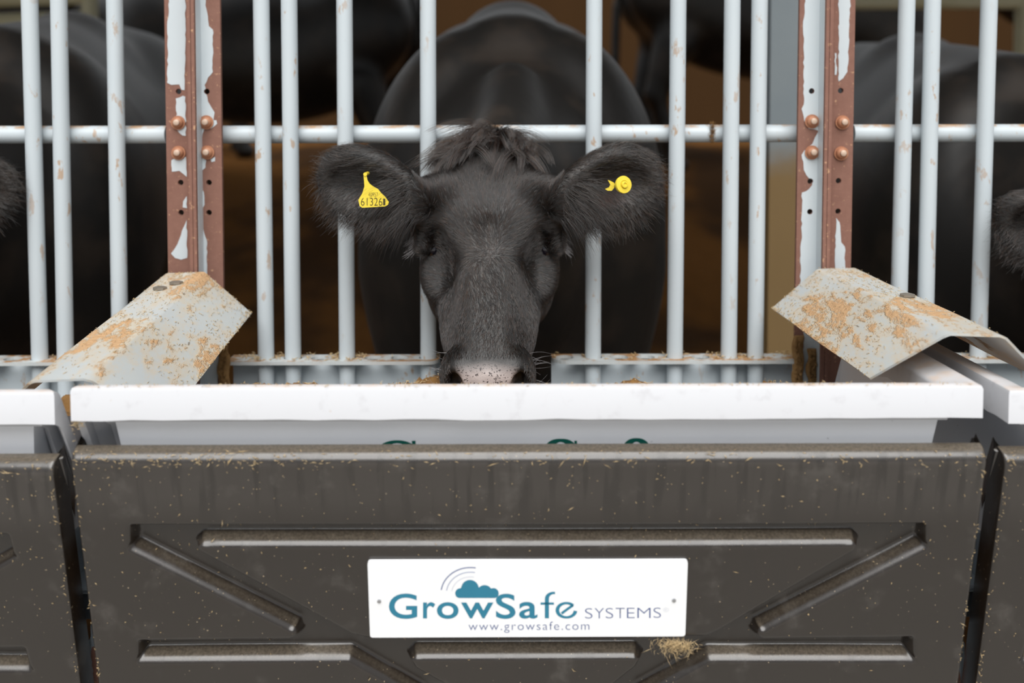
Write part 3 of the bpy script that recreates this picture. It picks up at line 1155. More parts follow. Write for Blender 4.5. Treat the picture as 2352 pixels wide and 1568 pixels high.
# ------------------------------------------------------------------ load brackets showing in the gaps
def bracket(side, label):
    gx = (at(200, 1300, 1.26).x) if side < 0 else (at(2216, 1300, 1.26).x)
    zt, zb = at(160, 1212, 1.26).z, at(160, 1345, 1.26).z
    z2 = at(160, 1366, 1.26).z
    t = tag(empty('load_bracket', (gx, 1.26, 0)), label, 'bracket', 'load brackets in the panel gaps')
    s = side
    ox = abs(at(150, 1300, 1.26).x - at(200, 1300, 1.26).x)
    bx = lambda bm, x0, x1, y0, y1, z0, z1, b=0.002: box(bm, (min(s * x0, s * x1), y0, z0), (max(s * x0, s * x1), y1, z1), b)
    bm = bmesh.new()
    # upright plate with a chamfered upper corner, facing the camera edge-on at its outer side
    slab(bm, [(0, zt + 0.02), (ox - 0.012, zt), (ox, zt - 0.012), (ox, zb), (0, zb)], [], lambda u, z: (s * u, 0.05, z), (0, 0.005, 0))
    bx(bm, ox - 0.0045, ox, 0.0, 0.05, zb, zt - 0.014, 0.001)
    bx(bm, -0.04, ox, -0.004, 0.055, zb - 0.005, zb, 0.001)
    bm_obj('angle_plate', bm, MAT['bracket'], t)
    bm = bmesh.new()
    bx(bm, -0.05, ox + 0.002, 0.0, 0.05, z2, zb - 0.0055, 0.004)
    bm_obj('cross_tube', bm, MAT['bracket'], t)
    z3 = at(160, 1428, 1.26).z
    bm = bmesh.new()
    bx(bm, -0.05, ox - 0.008, 0.006, 0.05, z3, z2 - 0.0005, 0.002)
    bm_obj('load_cell', bm, MAT['darkgrey'], t)
    bm = bmesh.new()
    z4 = at(160, 1434, 1.26).z
    bx(bm, -0.05, ox - 0.03, 0.0, 0.06, 0.0, z4, 0.002)
    slab(bm, [(ox - 0.03, z4), (ox - 0.012, z4 - 0.045), (ox - 0.012, z4 - 0.16), (ox - 0.03, z4 - 0.12)], [], lambda u, z: (s * u, 0.03, z), (0, 0.005, 0))
    bm_obj('pedestal', bm, MAT['bracket'], t)
    bm = bmesh.new()
    pr = [(ox - 0.052, z4 - 0.028), (ox - 0.032, z4 - 0.03), (ox - 0.031, z4 - 0.11), (ox - 0.045, z4 - 0.10), (ox - 0.052, z4 - 0.06)]
    slab(bm, jag(pr, 0.006, 0.0015, 5), [], lambda u, z: (s * u, -0.0006, z), (0, 0.0005, 0))
    bm_obj('rust_patch', bm, MAT['rust'], t)
    for (dx, z) in ((0.018, at(160, 1272, 1.26).z), (0.014, at(160, 1300, 1.26).z)):
        bm = bmesh.new()
        xx = s * (ox - dx)
        tube(bm, [(xx, 0.047, z), (xx, 0.044, z)], 0.0095, 18)
        tube(bm, [(xx, 0.044, z), (xx, 0.038, z)], 0.0068, 6)
        tube(bm, [(xx, 0.038, z), (xx, 0.028, z)], 0.0036, 12)
        bm_obj('bolt', bm, MAT['chrome'], t)
    return t


bracket(-1, 'slate grey load bracket with bright bolts in the gap left of the sign panel')
bracket(1, 'slate grey load bracket with a bright bolt in the gap right of the sign panel')


# ================================================================== CATTLE
# A body is an implicit surface (smooth union of ellipsoids and tapering limbs) that is meshed once: one continuous skin.
def smin(a, b, k):
    h = np.clip(0.5 + 0.5 * (b - a) / k, 0, 1)
    return b * (1 - h) + a * h - k * h * (1 - h)


def smax(a, b, k):
    return -smin(-a, -b, k)


def ell(P, c, r):
    q = [(P[i] - c[i]) for i in range(3)]
    k0 = np.sqrt((q[0] / r[0]) ** 2 + (q[1] / r[1]) ** 2 + (q[2] / r[2]) ** 2)
    k1 = np.sqrt((q[0] / r[0] ** 2) ** 2 + (q[1] / r[1] ** 2) ** 2 + (q[2] / r[2] ** 2) ** 2) + 1e-6
    return k0 * (k0 - 1.0) / k1


def limb(P, a, b, ra, rb, sx=1.0):
    """tapering round limb from a to b (sx < 1 flattens it sideways)"""
    d = [b[i] - a[i] for i in range(3)]
    L2 = sum(x * x for x in d)
    t = np.clip(sum((P[i] - a[i]) * d[i] for i in range(3)) / L2, 0, 1)
    q = [P[i] - a[i] - t * d[i] for i in range(3)]
    return np.sqrt((q[0] / sx) ** 2 + q[1] ** 2 + q[2] ** 2) - (ra + (rb - ra) * t)


def surface_net(f, xs, ys, zs):
    """naive surface nets on a rectilinear grid -> verts, quads"""
    xs, ys, zs = (np.asarray(a, np.float32) for a in (xs, ys, zs))
    val = np.empty((len(xs), len(ys), len(zs)), np.float32)
    for j0 in range(0, len(ys), 24):
        X_, Y_, Z_ = np.meshgrid(xs, ys[j0:j0 + 24], zs, indexing='ij')
        val[:, j0:j0 + 24] = f(X_, Y_, Z_)
    ins = val < 0
    cnt = np.zeros(tuple(n - 1 for n in val.shape), np.int8)
    for a in (0, 1):
        for b in (0, 1):
            for c in (0, 1):
                cnt += ins[a:val.shape[0] - 1 + a, b:val.shape[1] - 1 + b, c:val.shape[2] - 1 + c]
    act = (cnt > 0) & (cnt < 8)
    idx = np.argwhere(act)
    ids = np.full(act.shape, -1, np.int32)
    ids[act] = np.arange(len(idx))
    corners = [(a, b, c) for a in (0, 1) for b in (0, 1) for c in (0, 1)]
    cv = np.stack([val[idx[:, 0] + a, idx[:, 1] + b, idx[:, 2] + c] for a, b, c in corners], 1)
    ci = {c: k for k, c in enumerate(corners)}
    acc = np.zeros((len(idx), 3), np.float32)
    num = np.zeros(len(idx), np.float32)
    for c in corners:
        for ax in range(3):
            if c[ax] == 0:
                d = list(c)
                d[ax] = 1
                v0_, v1_ = cv[:, ci[c]], cv[:, ci[tuple(d)]]
                m = (v0_ < 0) != (v1_ < 0)
                t = np.where(m, v0_ / np.where(m, v0_ - v1_, 1), 0)
                p = np.tile(np.array(c, np.float32), (len(idx), 1))
                p[:, ax] = t
                acc += p * m[:, None]
                num += m
    fr = acc / num[:, None]
    V = np.empty_like(fr)
    for ax, g in enumerate((xs, ys, zs)):
        i = idx[:, ax]
        V[:, ax] = g[i] + fr[:, ax] * (g[i + 1] - g[i])
    quads = []
    for ax in range(3):
        sl0 = [slice(None)] * 3
        sl1 = [slice(None)] * 3
        sl0[ax], sl1[ax] = slice(0, -1), slice(1, None)
        a, b = ins[tuple(sl0)], ins[tuple(sl1)]
        e = np.argwhere(a != b)
        o1, o2 = [k for k in range(3) if k != ax]
        ok = (e[:, o1] > 0) & (e[:, o2] > 0) & (e[:, o1] < val.shape[o1] - 1) & (e[:, o2] < val.shape[o2] - 1)
        e = e[ok]
        flip = a[tuple(e.T)]
        def cid(d1, d2):
            q = e.copy()
            q[:, o1] -= d1
            q[:, o2] -= d2
            return ids[tuple(q.T)]
        q4 = np.stack([cid(0, 0), cid(1, 0), cid(1, 1), cid(0, 1)], 1)
        fl = flip if ax != 1 else ~flip
        q4[fl] = q4[fl][:, ::-1]
        quads.append(q4)
    return V, np.concatenate(quads)


def axis(fine0, fine1, step, lo, hi, coarse):
    return np.concatenate([np.arange(lo, fine0 - coarse * 0.5, coarse), np.arange(fine0, fine1, step), np.arange(fine1, hi + coarse, coarse)])


# ---- head frame of the feeding cow: s runs from poll to muzzle, q out of the face
HO = np.array((0.0, 1.605, 1.012))
HA = np.array((0.0, -0.625, -0.781))
HN = np.array((0.0, -0.781, 0.625))
HX = -0.036                                        # the head sits a little left of the body


def head_coords(x, y, z):
    s = (y - HO[1]) * HA[1] + (z - HO[2]) * HA[2]
    q = (y - HO[1]) * HN[1] + (z - HO[2]) * HN[2]
    return s, q


def side_shift(y):
    t = np.clip((y - 1.64) / 0.25, 0, 1)
    return HX * (1 - t * t * (3 - 2 * t))


def head_sdf(x, y, z):
    """x measured from the middle of the head"""
    ax = np.abs(x)
    s, q = head_coords(x, y, z)
    P = (ax, s, q)
    d = ell(P, (0, 0.072, -0.088), (0.106, 0.108, 0.092))                   # cranium
    d = smin(d, ell(P, (0, 0.004, -0.060), (0.080, 0.050, 0.060)), 0.03)     # poll
    d = smin(d, ell(P, (0.054, 0.092, -0.052), (0.052, 0.075, 0.054)), 0.03)    # forehead corners
    d = smin(d, limb(P, (0, 0.13, -0.075), (0, 0.335, -0.064), 0.070, 0.052), 0.04)   # bridge of the nose
    d = smin(d, limb(P, (0, 0.12, -0.165), (0, 0.34, -0.112), 0.062, 0.042), 0.04)    # lower jaw
    d = smin(d, ell(P, (0.064, 0.135, -0.145), (0.044, 0.105, 0.082)), 0.03)    # cheeks
    d = smin(d, ell(P, (0.045, 0.245, -0.10), (0.030, 0.085, 0.045)), 0.03)
    d = smin(d, ell(P, (0, 0.374, -0.076), (0.066, 0.042, 0.058)), 0.020)     # muzzle
    d = smin(d, ell(P, (0.040, 0.366, -0.058), (0.028, 0.034, 0.036)), 0.012)   # nostril wings
    d = smin(d, ell(P, (0.079, 0.113, -0.043), (0.031, 0.046, 0.036)), 0.018)  # brow
    d = smin(d, ell(P, (0.085, 0.180, -0.092), (0.022, 0.045, 0.024)), 0.022)  # cheek bone below the eye
    d = smax(d, -ell(P, (0.080, 0.184, -0.028), (0.019, 0.044, 0.027)), 0.018)   # hollow in front of the eye
    d = smax(d, -ell(P, (0.084, 0.245, -0.046), (0.032, 0.080, 0.036)), 0.022)
    d = smax(d, -ell(P, (0.121, 0.150, -0.071), (0.019, 0.021, 0.013)), 0.008)   # eye socket
    d = smin(d, limb(P, (0.099, 0.108, -0.044), (0.1035, 0.162, -0.054), 0.011, 0.011), 0.010)   # upper lid
    d = smax(d, -ell(P, (0, 0.27, 0.006), (0.024, 0.10, 0.018)), 0.03)        # flat of the nose
    d = smax(d, -ell(P, (0.046, 0.398, -0.046), (0.013, 0.027, 0.021)), 0.007)   # nostril
    return d


EAR = dict(c=(0.180, 1.535, 0.950), r=(0.092, 0.027, 0.058))


def ear_sdf(x, y, z):
    ax = np.abs(x)
    # ear turned slightly: tip swings back, whole blade tilts upward to the tip
    cx, cy, cz = EAR['c']
    u = (ax - cx) * 0.945 + (z - cz) * 0.327
    w = -(ax - cx) * 0.327 + (z - cz) * 0.945
    yy = y - cy - 0.25 * (ax - cx)
    # leaf outline: blunter at the tip, narrow at the root
    kx = 1.0 + 0.16 * np.clip(-u / 0.088, -1, 1)
    P = (u, yy, w * kx)
    d = ell(P, (0, 0, 0), EAR['r'])
    d = smax(d, -ell((u, yy, w * kx), (0.006, -0.024, -0.006), (0.068, 0.030, 0.040)), 0.012)
    d = smin(d, limb((ax, y, z), (0.075, 1.570, 0.930), (0.105, 1.550, 0.926), 0.040, 0.034), 0.025)
    return d


def feeding_cow(x, y, z):
    """feeding cow in pen coordinates, x from the body's middle line"""
    hx = x - side_shift(y)
    ax = np.abs(x)
    P = (ax, y, z)
    d = ell(P, (0, 2.72, 0.86), (0.355, 0.80, 0.42))                        # barrel
    d = smin(d, ell(P, (0.15, 2.23, 0.80), (0.19, 0.26, 0.42)), 0.10)        # shoulders
    d = smin(d, limb(P, (0, 2.22, 1.18), (0, 2.85, 1.24), 0.10, 0.12), 0.14)  # withers, spine
    d = smin(d, limb(P, (0, 2.9, 1.25), (0, 3.35, 1.305), 0.10, 0.10), 0.16)
    d = smin(d, ell(P, (0.14, 3.25, 1.08), (0.19, 0.34, 0.28)), 0.12)        # hips
    d = smin(d, ell(P, (0, 2.02, 0.78), (0.17, 0.22, 0.28)), 0.10)           # chest
    d = smin(d, limb(P, (0.20, 2.18, 0.72), (0.185, 2.12, 0.42), 0.115, 0.070), 0.05)   # fore legs
    d = smin(d, limb(P, (0.185, 2.12, 0.42), (0.18, 2.13, 0.10), 0.058, 0.045), 0.03)
    d = smin(d, ell(P, (0.18, 2.11, 0.06), (0.055, 0.065, 0.05)), 0.02)
    d = smin(d, limb(P, (0.20, 3.30, 0.85), (0.20, 3.20, 0.62), 0.17, 0.11), 0.06)      # hind legs
    d = smin(d, limb(P, (0.20, 3.20, 0.62), (0.19, 3.42, 0.45), 0.10, 0.06), 0.04)
    d = smin(d, limb(P, (0.19, 3.42, 0.45), (0.18, 3.36, 0.10), 0.055, 0.045), 0.03)
    d = smin(d, ell(P, (0.18, 3.34, 0.06), (0.055, 0.065, 0.05)), 0.02)
    d = smin(d, limb(P, (0, 3.58, 1.22), (0, 3.62, 0.55), 0.03, 0.025), 0.03)            # tail
    N = (np.abs(hx), y, z)
    nk = limb(N, (0, 1.66, 0.89), (0, 2.15, 1.00), 0.088, 0.19, 0.9)                    # neck
    nk = smin(nk, limb(N, (0, 1.66, 0.83), (0, 2.08, 0.84), 0.078, 0.16, 0.85), 0.06)
    nk = smin(nk, limb(N, (0, 1.70, 0.985), (0, 1.98, 1.115), 0.045, 0.055), 0.035)           # crest of the neck
    d = smin(d, ell(P, (0.13, 2.27, 1.10), (0.085, 0.20, 0.13)), 0.05)        # shoulder blades
    d = smin(d, nk, 0.06)
    near = y < 1.80
    if np.any(near):
        h = head_sdf(hx, y, z)
        h = smin(h, ear_sdf(hx, y, z), 0.014)
        d = np.where(y < 1.95, smin(d, h, 0.025), d)
    return d


def grad(f, P, e=0.0015):
    P = P.astype(np.float64)
    g = np.empty_like(P)
    for k in range(3):
        a, b = P.copy(), P.copy()
        a[:, k] += e
        b[:, k] -= e
        g[:, k] = f(a[:, 0], a[:, 1], a[:, 2]) - f(b[:, 0], b[:, 1], b[:, 2])
    return g / (np.linalg.norm(g, axis=1, keepdims=True) + 1e-12)


def mat_hide():
    n = NT('black_cattle_hide')
    at_ = n.node('ShaderNodeAttribute', _attribute_name='nose').outputs['Fac']
    pk = n.node('ShaderNodeAttribute', _attribute_name='pink').outputs['Fac']
    fine = n.noise(260, 3, 0.6)
    c = n.mix(fine, srgb(17, 16, 15), srgb(30, 27, 25))
    c = n.mix(n.ramp(n.noise(7, 4), 0.45, 0.7, 0.0, 0.5), c, srgb(60, 50, 42))
    spot = n.ramp(n.noise(330, 2, 0.5), 0.58, 0.66)
    nose = n.mix(n.noise(60, 3), srgb(206, 194, 190), srgb(158, 142, 136))
    nose = n.mix(spot, nose, srgb(70, 60, 58))
    c = n.mix(at_, c, nose)
    c = n.mix(pk, c, srgb(96, 66, 60))
    rough = n.ramp(at_, 0, 1, 0.42, 0.34)
    n.bump(n.noise(420, 3, 0.7), 0.35, 0.0015)
    n.b.inputs['Sheen Weight'].default_value = 0.05
    n.b.inputs['Sheen Roughness'].default_value = 0.45
    return n.set(c, rough, spec=0.5)


m_hide = mat_hide()


def mat_fur(melanin=0.992, red=0.0):
    m = bpy.data.materials.new('black_hair')
    m.use_nodes = True
    nt = m.node_tree
    out = nt.nodes['Material Output']
    nt.nodes.remove(nt.nodes['Principled BSDF'])
    h = nt.nodes.new('ShaderNodeBsdfHairPrincipled')
    h.parametrization = 'MELANIN'
    h.inputs['Melanin'].default_value = melanin
    h.inputs['Melanin Redness'].default_value = red
    h.inputs['Roughness'].default_value = 0.30
    h.inputs['IOR'].default_value = 1.9
    h.inputs['Radial Roughness'].default_value = 0.5
    h.inputs['Random Color'].default_value = 0.35
    h.inputs['Random Roughness'].default_value = 0.2
    nt.links.new(h.outputs[0], out.inputs['Surface'])
    return m


m_fur = mat_fur()
m_pale_hair = mat_plain('pale_hair', srgb(170, 168, 170), 0.4)
m_tuft = mat_fur(0.93, 0.2)
m_tuft.name = 'brown_black_hair'


def hair(name, P, mat, parent, r0=0.00011, r1=0.00003):
    """P: (n, k, 3) strand points"""
    n, k, _ = P.shape
    hc = bpy.data.hair_curves.new(name)
    hc.add_curves([k] * n)
    hc.attributes['position'].data.foreach_set('vector', P.astype(np.float32).ravel())
    rad = hc.attributes.new('radius', 'FLOAT', 'POINT')
    rad.data.foreach_set('value', np.tile(np.linspace(r0, r1, k), n).astype(np.float32))
    hc.materials.append(mat)
    o = bpy.data.objects.new(name, hc)
    tag(o, kind='stuff')
    return link(o, parent)


CY = 2.6                                            # the cow's own origin stands under its barrel
cx_ax = axis(-0.30, 0.30, 0.0045, -0.44, 0.44, 0.025)
cy_ax = axis(1.20, 1.72, 0.0045, 1.14, 3.78, 0.024)
cz_ax = axis(0.58, 1.10, 0.0045, -0.02, 1.50, 0.024)
cV, cF = surface_net(feeding_cow, cx_ax, cy_ax, cz_ax)
cow = empty('cow', (0, CY, 0.0))
tag(cow, 'black cow with yellow ear tags lowering its head into the middle trough', 'cow', 'cattle in the pen')
body = mesh_obj('body', cV - np.array((0, CY, 0)), cF, m_hide, cow, True)
# colours that belong to the skin itself: nose pad and the pinkish inside of the ears
hx_ = cV[:, 0] - side_shift(cV[:, 1])
s_, q_ = head_coords(hx_, cV[:, 1], cV[:, 2])
hd = (cV[:, 1] < 1.62)
pad = np.clip(1 - np.maximum((np.abs(hx_) - (0.047 - 0.62 * np.clip(s_ - 0.370, 0, 0.05) - 0.3 * np.clip(-q_ - 0.045, 0, 0.06))) / 0.004, (-0.105 - q_) / 0.01), 0, 1)
pad *= np.clip((s_ - 0.366 - 0.10 * np.abs(hx_)) / 0.020, 0, 1) ** 1.3 * hd
a = body.data.attributes.new('nose', 'FLOAT', 'POINT')
a.data.foreach_set('value', pad.astype(np.float32))
pink = np.clip(1 - np.sqrt(((np.abs(hx_) - 0.185) / 0.035) ** 2 + ((cV[:, 2] - 0.93) / 0.016) ** 2), 0, 1) * (cV[:, 1] < 1.545) * (np.abs(hx_) > 0.13) * 0.7
a = body.data.attributes.new('pink', 'FLOAT', 'POINT')
a.data.foreach_set('value', pink.astype(np.float32))

# eyes
for sg in (-1, 1):
    bm = bmesh.new()
    bmesh.ops.create_uvsphere(bm, u_segments=24, v_segments=16, radius=0.0175)
    e = bm_obj('eye', bm, MAT['eye'], cow, True)
    p = HO + HA * 0.150 + HN * -0.071
    e.location = (HX + sg * 0.0905, p[1] - CY, p[2])


# ------------------------------------------------------------------ hair
def sample_surface(V, F, mask, n):
    f = F[mask]
    T = np.concatenate([f[:, [0, 1, 2]], f[:, [0, 2, 3]]])
    A, B, C_ = V[T[:, 0]], V[T[:, 1]], V[T[:, 2]]
    ar = np.linalg.norm(np.cross(B - A, C_ - A), axis=1)
    t = rng.choice(len(T), n, p=ar / ar.sum())
    r1, r2 = np.sqrt(rng.random(n)), rng.random(n)
    return (A[t] * (1 - r1)[:, None] + B[t] * (r1 * (1 - r2))[:, None] + C_[t] * (r1 * r2)[:, None]).astype(np.float64)


def unit(v):
    return v / (np.linalg.norm(v, axis=1, keepdims=True) + 1e-12)


def wob(P, f, ph):
    return np.sin(P[:, 0] * f + ph) * np.sin(P[:, 1] * f * 1.3 + 2 * ph) + np.sin(P[:, 2] * f * 0.9 + 3 * ph + P[:, 0] * f * 0.5)


def strands(root, nrm, tan, L, lift, curl, k=4, droop=0.0):
    u = np.linspace(0, 1, k)
    out = np.empty((len(root), k, 3))
    for i, q in enumerate(u):
        out[:, i] = root + L[:, None] * (tan * q + nrm * (lift[:, None] * q - curl[:, None] * q * q))
        out[:, i, 2] -= droop * L * q * q
    return out


fc = cV[cF].mean(1)
ctr = np.array((HX, 0, 0))
is_ear = (np.abs(fc[:, 0] - HX) > 0.112) & (fc[:, 1] < 1.60) & (fc[:, 2] > 0.86)
front = (fc[:, 1] < 1.66) & (fc[:, 2] > 0.60)
# short coat of the face
N = 90000
rt = sample_surface(cV, cF, front & ~is_ear, N)
nr = grad(feeding_cow, rt)
hx2 = rt[:, 0] - HX
s2, q2 = head_coords(hx2, rt[:, 1], rt[:, 2])
d2 = (hx2 + 0.012 * wob(rt, 70, 0.9), s2 - 0.20 + 0.012 * wob(rt, 63, 2.1))
down = np.clip((s2 - 0.215) / 0.1, 0, 1)
vx, vs_ = d2[0] * (1 - 0.75 * down), d2[1] + down * 0.3
tn = np.stack([vx, vs_ * HA[1], vs_ * HA[2]], 1)
tn = unit(tn) + rng.normal(0, 1, (N, 3)) * (0.9 * np.exp(-(hx2 ** 2 + (s2 - 0.2) ** 2) / 0.018 ** 2))[:, None] + 0.28 * np.stack([wob(rt, 45, 0.3), wob(rt, 52, 1.1), wob(rt, 48, 2.2)], 1) * 0.6 + rng.normal(0, 0.16, (N, 3))
tn = unit(tn - nr * np.sum(tn * nr, 1, keepdims=True))
L = np.interp(s2, [-0.05, 0.02, 0.12, 0.22, 0.3, 0.40], [0.020, 0.015, 0.011, 0.009, 0.0065, 0.004]) * rng.uniform(0.7, 1.25, N)
padm = (np.abs(hx2) < 0.052) & (s2 > 0.362) & (q2 > -0.12)
eyed = np.sqrt((np.abs(hx2) - 0.106) ** 2 + (s2 - 0.147) ** 2 + (q2 + 0.060) ** 2) < 0.016
nost = (np.abs(np.abs(hx2) - 0.040) < 0.016) & (s2 > 0.385)
ok = ~(padm | eyed | nost)
lift = rng.uniform(0.15, 0.38, N)
hair('face_hair', (strands(rt, nr, tn, L, lift, lift * 0.45) - np.array((0, CY, 0)))[ok], m_fur, cow, 0.00020, 0.00006)
# ears: longer, soft, sweeping outwards and down
N = 15000
rt = sample_surface(cV, cF, is_ear, N)
nr = grad(feeding_cow, rt)
sg = np.sign(rt[:, 0] - HX)
ex_ = np.abs(rt[:, 0] - HX)
cz = 0.950
tn = np.stack([sg * (0.75 + 2.0 * (ex_ - 0.15)), -0.25 + 0 * ex_, (rt[:, 2] - cz) * 9 - 0.45 * (rt[:, 2] < 0.95)], 1)
tn = unit(tn) + rng.normal(0, 0.2, (N, 3)) + 0.2 * np.stack([wob(rt, 60, 0.7), wob(rt, 60, 1.9), wob(rt, 60, 2.5)], 1)
tn = unit(tn - nr * np.sum(tn * nr, 1, keepdims=True) * 0.8)
low = np.clip((0.945 - rt[:, 2]) / 0.04, 0, 1)
L = (0.010 + 0.014 * low + 0.010 * (rng.random(N) < 0.25)) * rng.uniform(0.6, 1.2, N)
lift = rng.uniform(0.2, 0.5, N)
hair('ear_hair', strands(rt, nr, tn, L, lift, lift * 0.4, 4, 0.25) - np.array((0, CY, 0)), m_fur, cow, 0.00018, 0.00005)
# long fringes from the root of each ear across its hollow
N = 1500
sgn = np.where(rng.random(N) < 0.5, -1.0, 1.0)
rt = np.stack([HX + sgn * rng.uniform(0.105, 0.150, N), rng.uniform(1.505, 1.525, N), rng.uniform(0.90, 0.965, N)], 1)
dirn = unit(np.stack([sgn * rng.uniform(0.5, 1.0, N), rng.uniform(-0.35, 0.05, N), (rt[:, 2] - 0.945) * 14 + rng.normal(-0.25, 0.25, N)], 1))
Lf = rng.uniform(0.025, 0.055, N)
P = strands(rt, np.tile(np.array((0, -1.0, 0)), (N, 1)), dirn, Lf, np.full(N, 0.15), np.full(N, 0.2), 6, 0.35)
hair('ear_fringe', P - np.array((0, CY, 0)), m_fur, cow, 0.00018, 0.00005)
# curly tuft on the poll
cl_n, per = 84, 46
roots, pts = [], []
for c in range(cl_n):
    u = -1 + 2 * ((c * 0.618) % 1) * 0.96 + rng.uniform(0, 0.06)
    x0 = 0.055 * u + 0.004
    s0 = rng.uniform(-0.055, 0.012) + 0.02 * abs(u)
    q0 = -0.012 - 0.035 * u * u + min(0, s0 + 0.02) * 0.9
    base = HO + HA * s0 + HN * q0 + np.array((HX + x0, 0, 0))
    for _ in range(4):
        b_ = base[None, :]
        base = base - float(feeding_cow(b_[:, 0], b_[:, 1], b_[:, 2])[0]) * grad(feeding_cow, b_)[0]
    sd = np.array((u * 0.55 - 0.22 + rng.normal(0, 0.45), 0, 0)) + HA * rng.uniform(0.2, 1.0) + HN * 0.15
    up = HN * 0.6 + np.array((0, 0.15, 0.8))
    Lc = rng.uniform(0.034, 0.066)
    ph, fr_, am = rng.uniform(0, 6), rng.uniform(4, 9), rng.uniform(0.002, 0.006)
    side = np.cross(sd, up)
    side /= np.linalg.norm(side)
    jit = rng.normal(0, 1, (per, 3))
    for h in range(per):
        p = []
        Lh = Lc * rng.uniform(0.75, 1.15)
        for i in range(8):
            q = i / 7
            w = am * math.sin(fr_ * q + ph + jit[h, 0] * 0.15)
            p.append(base + jit[h] * 0.0045 * (1 - 0.35 * q) + up * Lh * ((0.60 + 0.5 * (1 - abs(u))) * q - 0.5 * q * q) + sd * Lh * (0.25 * q + 0.65 * q * q) + side * w - np.array((0, 0, 0.3 * Lh * q ** 3)))
        pts.append(p)
hair('poll_tuft', np.array(pts) - np.array((0, CY, 0)), m_tuft, cow, 0.00024, 0.00008)
# lashes, whiskers
pts = []
for sg in (-1, 1):
    for k in range(70):
        s0 = 0.128 + 0.03 * rng.random()
        b = HO + HA * s0 + HN * (-0.054 - 0.1 * (s0 - 0.128)) + np.array((HX + sg * 0.1125, 0, 0))
        d = np.array((sg * rng.uniform(0.3, 0.7), -0.25, -0.75)) + rng.normal(0, 0.12, 3)
        Lh = rng.uniform(0.012, 0.024)
        pts.append([b + d * Lh * q + np.array((sg * 0.25 * Lh * q * q, 0, 0)) for q in np.linspace(0, 1, 5)])
hair('eyelashes', np.array(pts) - np.array((0, CY, 0)), m_pale_hair, cow, 0.00030, 0.00010)
pts = []
for k in range(46):
    sg = 1 if rng.random() < 0.62 else -1
    s0, q0 = rng.uniform(0.335, 0.40), rng.uniform(-0.11, -0.045)
    b = HO + HA * s0 + HN * q0 + np.array((HX + sg * 0.060, 0, 0))
    d = np.array((sg * rng.uniform(0.7, 1.0), rng.uniform(-0.3, 0.1), rng.uniform(-0.25, 0.4)))
    Lh = rng.uniform(0.02, 0.05)
    cv_ = rng.uniform(-0.5, 0.6)
    pts.append([b + d * Lh * q + np.array((0, 0, cv_ * Lh * q * q)) for q in np.linspace(0, 1, 7)])
hair('whiskers', np.array(pts) - np.array((0, CY, 0)), m_pale_hair, cow, 0.00013, 0.00004)


# ------------------------------------------------------------------ the other cattle
for lab, loc, rz, sc in (('black cow at the left edge, ear tip and body showing behind the bars', (-1.235, 2.64, 0.0), R(10), 0.985),
                         ('black cow at the right edge, its furry ear and body showing beyond the bars', (1.13, 2.60, -0.025), R(-3), 0.95)):
    c = copy_tree(cow)
    c.location, c.rotation_euler, c.scale = loc, (0, 0, rz), (sc + 0.02, sc + 0.02, sc)
    c['label'] = lab


def standing_cow(x, y, z):
    """cow standing broadside, head to +x"""
    ay = np.abs(y)
    P = (x, ay, z)
    d = ell(P, (0, 0, 0.92), (0.80, 0.33, 0.40))
    d = smin(d, ell(P, (0.55, 0.12, 0.90), (0.26, 0.17, 0.38)), 0.10)
    d = smin(d, ell(P, (-0.62, 0.13, 1.02), (0.30, 0.17, 0.28)), 0.10)
    d = smin(d, limb(P, (-0.75, 0, 1.24), (0.6, 0, 1.22), 0.09, 0.10), 0.14)
    d = smin(d, limb(P, (0.62, 0, 1.05), (1.12, 0, 1.12), 0.20, 0.12), 0.10)
    d = smin(d, limb(P, (1.12, 0, 1.17), (1.42, 0, 0.92), 0.10, 0.065), 0.05)
    d = smin(d, limb(P, (1.10, 0.08, 1.22), (1.08, 0.24, 1.20), 0.035, 0.03), 0.02)
    for xx, kn in ((0.58, 0.0), (-0.66, -0.10)):
        d = smin(d, limb(P, (xx, 0.17, 0.72), (xx + kn, 0.16, 0.44), 0.12, 0.065), 0.06)
        d = smin(d, limb(P, (xx + kn, 0.16, 0.44), (xx, 0.16, 0.08), 0.055, 0.045), 0.03)
        d = smin(d, ell(P, (xx + 0.02, 0.16, 0.05), (0.07, 0.055, 0.05)), 0.02)
    d = smin(d, limb(P, (-0.93, 0, 1.18), (-0.96, 0, 0.5), 0.03, 0.03), 0.03)
    return d


sV, sF = surface_net(standing_cow, np.arange(-1.15, 1.6, 0.03), np.arange(-0.42, 0.43, 0.03), np.arange(-0.04, 1.44, 0.03))
for i, (lab, px, Y, rz, sc, fl) in enumerate((
        ('black cow standing broadside on the bedding bank, belly and leg showing upper right', 1790, 6.0, 0.1, 1.05, 1),
        ('black cow standing far back between the left post and the middle cow', 600, 5.4, -0.25, 1.0, -1),
        ('dark cow lying shadowed behind the left post', 330, 6.3, 0.35, 1.0, 1))):
    o = mesh_obj('cow', sV, sF, m_hide, None, True) if i == 0 else first.copy()
    if i == 0:
        first = o
    else:
        COL.objects.link(o)
    t_ = min(max((Y - 3.7) / 3.0, 0), 1)
    zf = 0.03 + 0.85 * t_ * t_ * (3 - 2 * t_)
    o.location = (at(px, 200, Y).x, Y, zf - 0.02)
    o.rotation_euler = (0, 0, rz + (math.pi if fl < 0 else 0))
    o.scale = (sc, sc, sc)
    tag(o, lab.replace('lying shadowed', 'standing shadowed'), 'cow', 'cattle in the pen')


# ------------------------------------------------------------------ ear tags
def tag_plate(bm, poly, Y, thick, bend=0.0):
    p3 = lambda u, v: at(u, v, Y)
    slab(bm, poly, [], p3, (0, thick, 0))


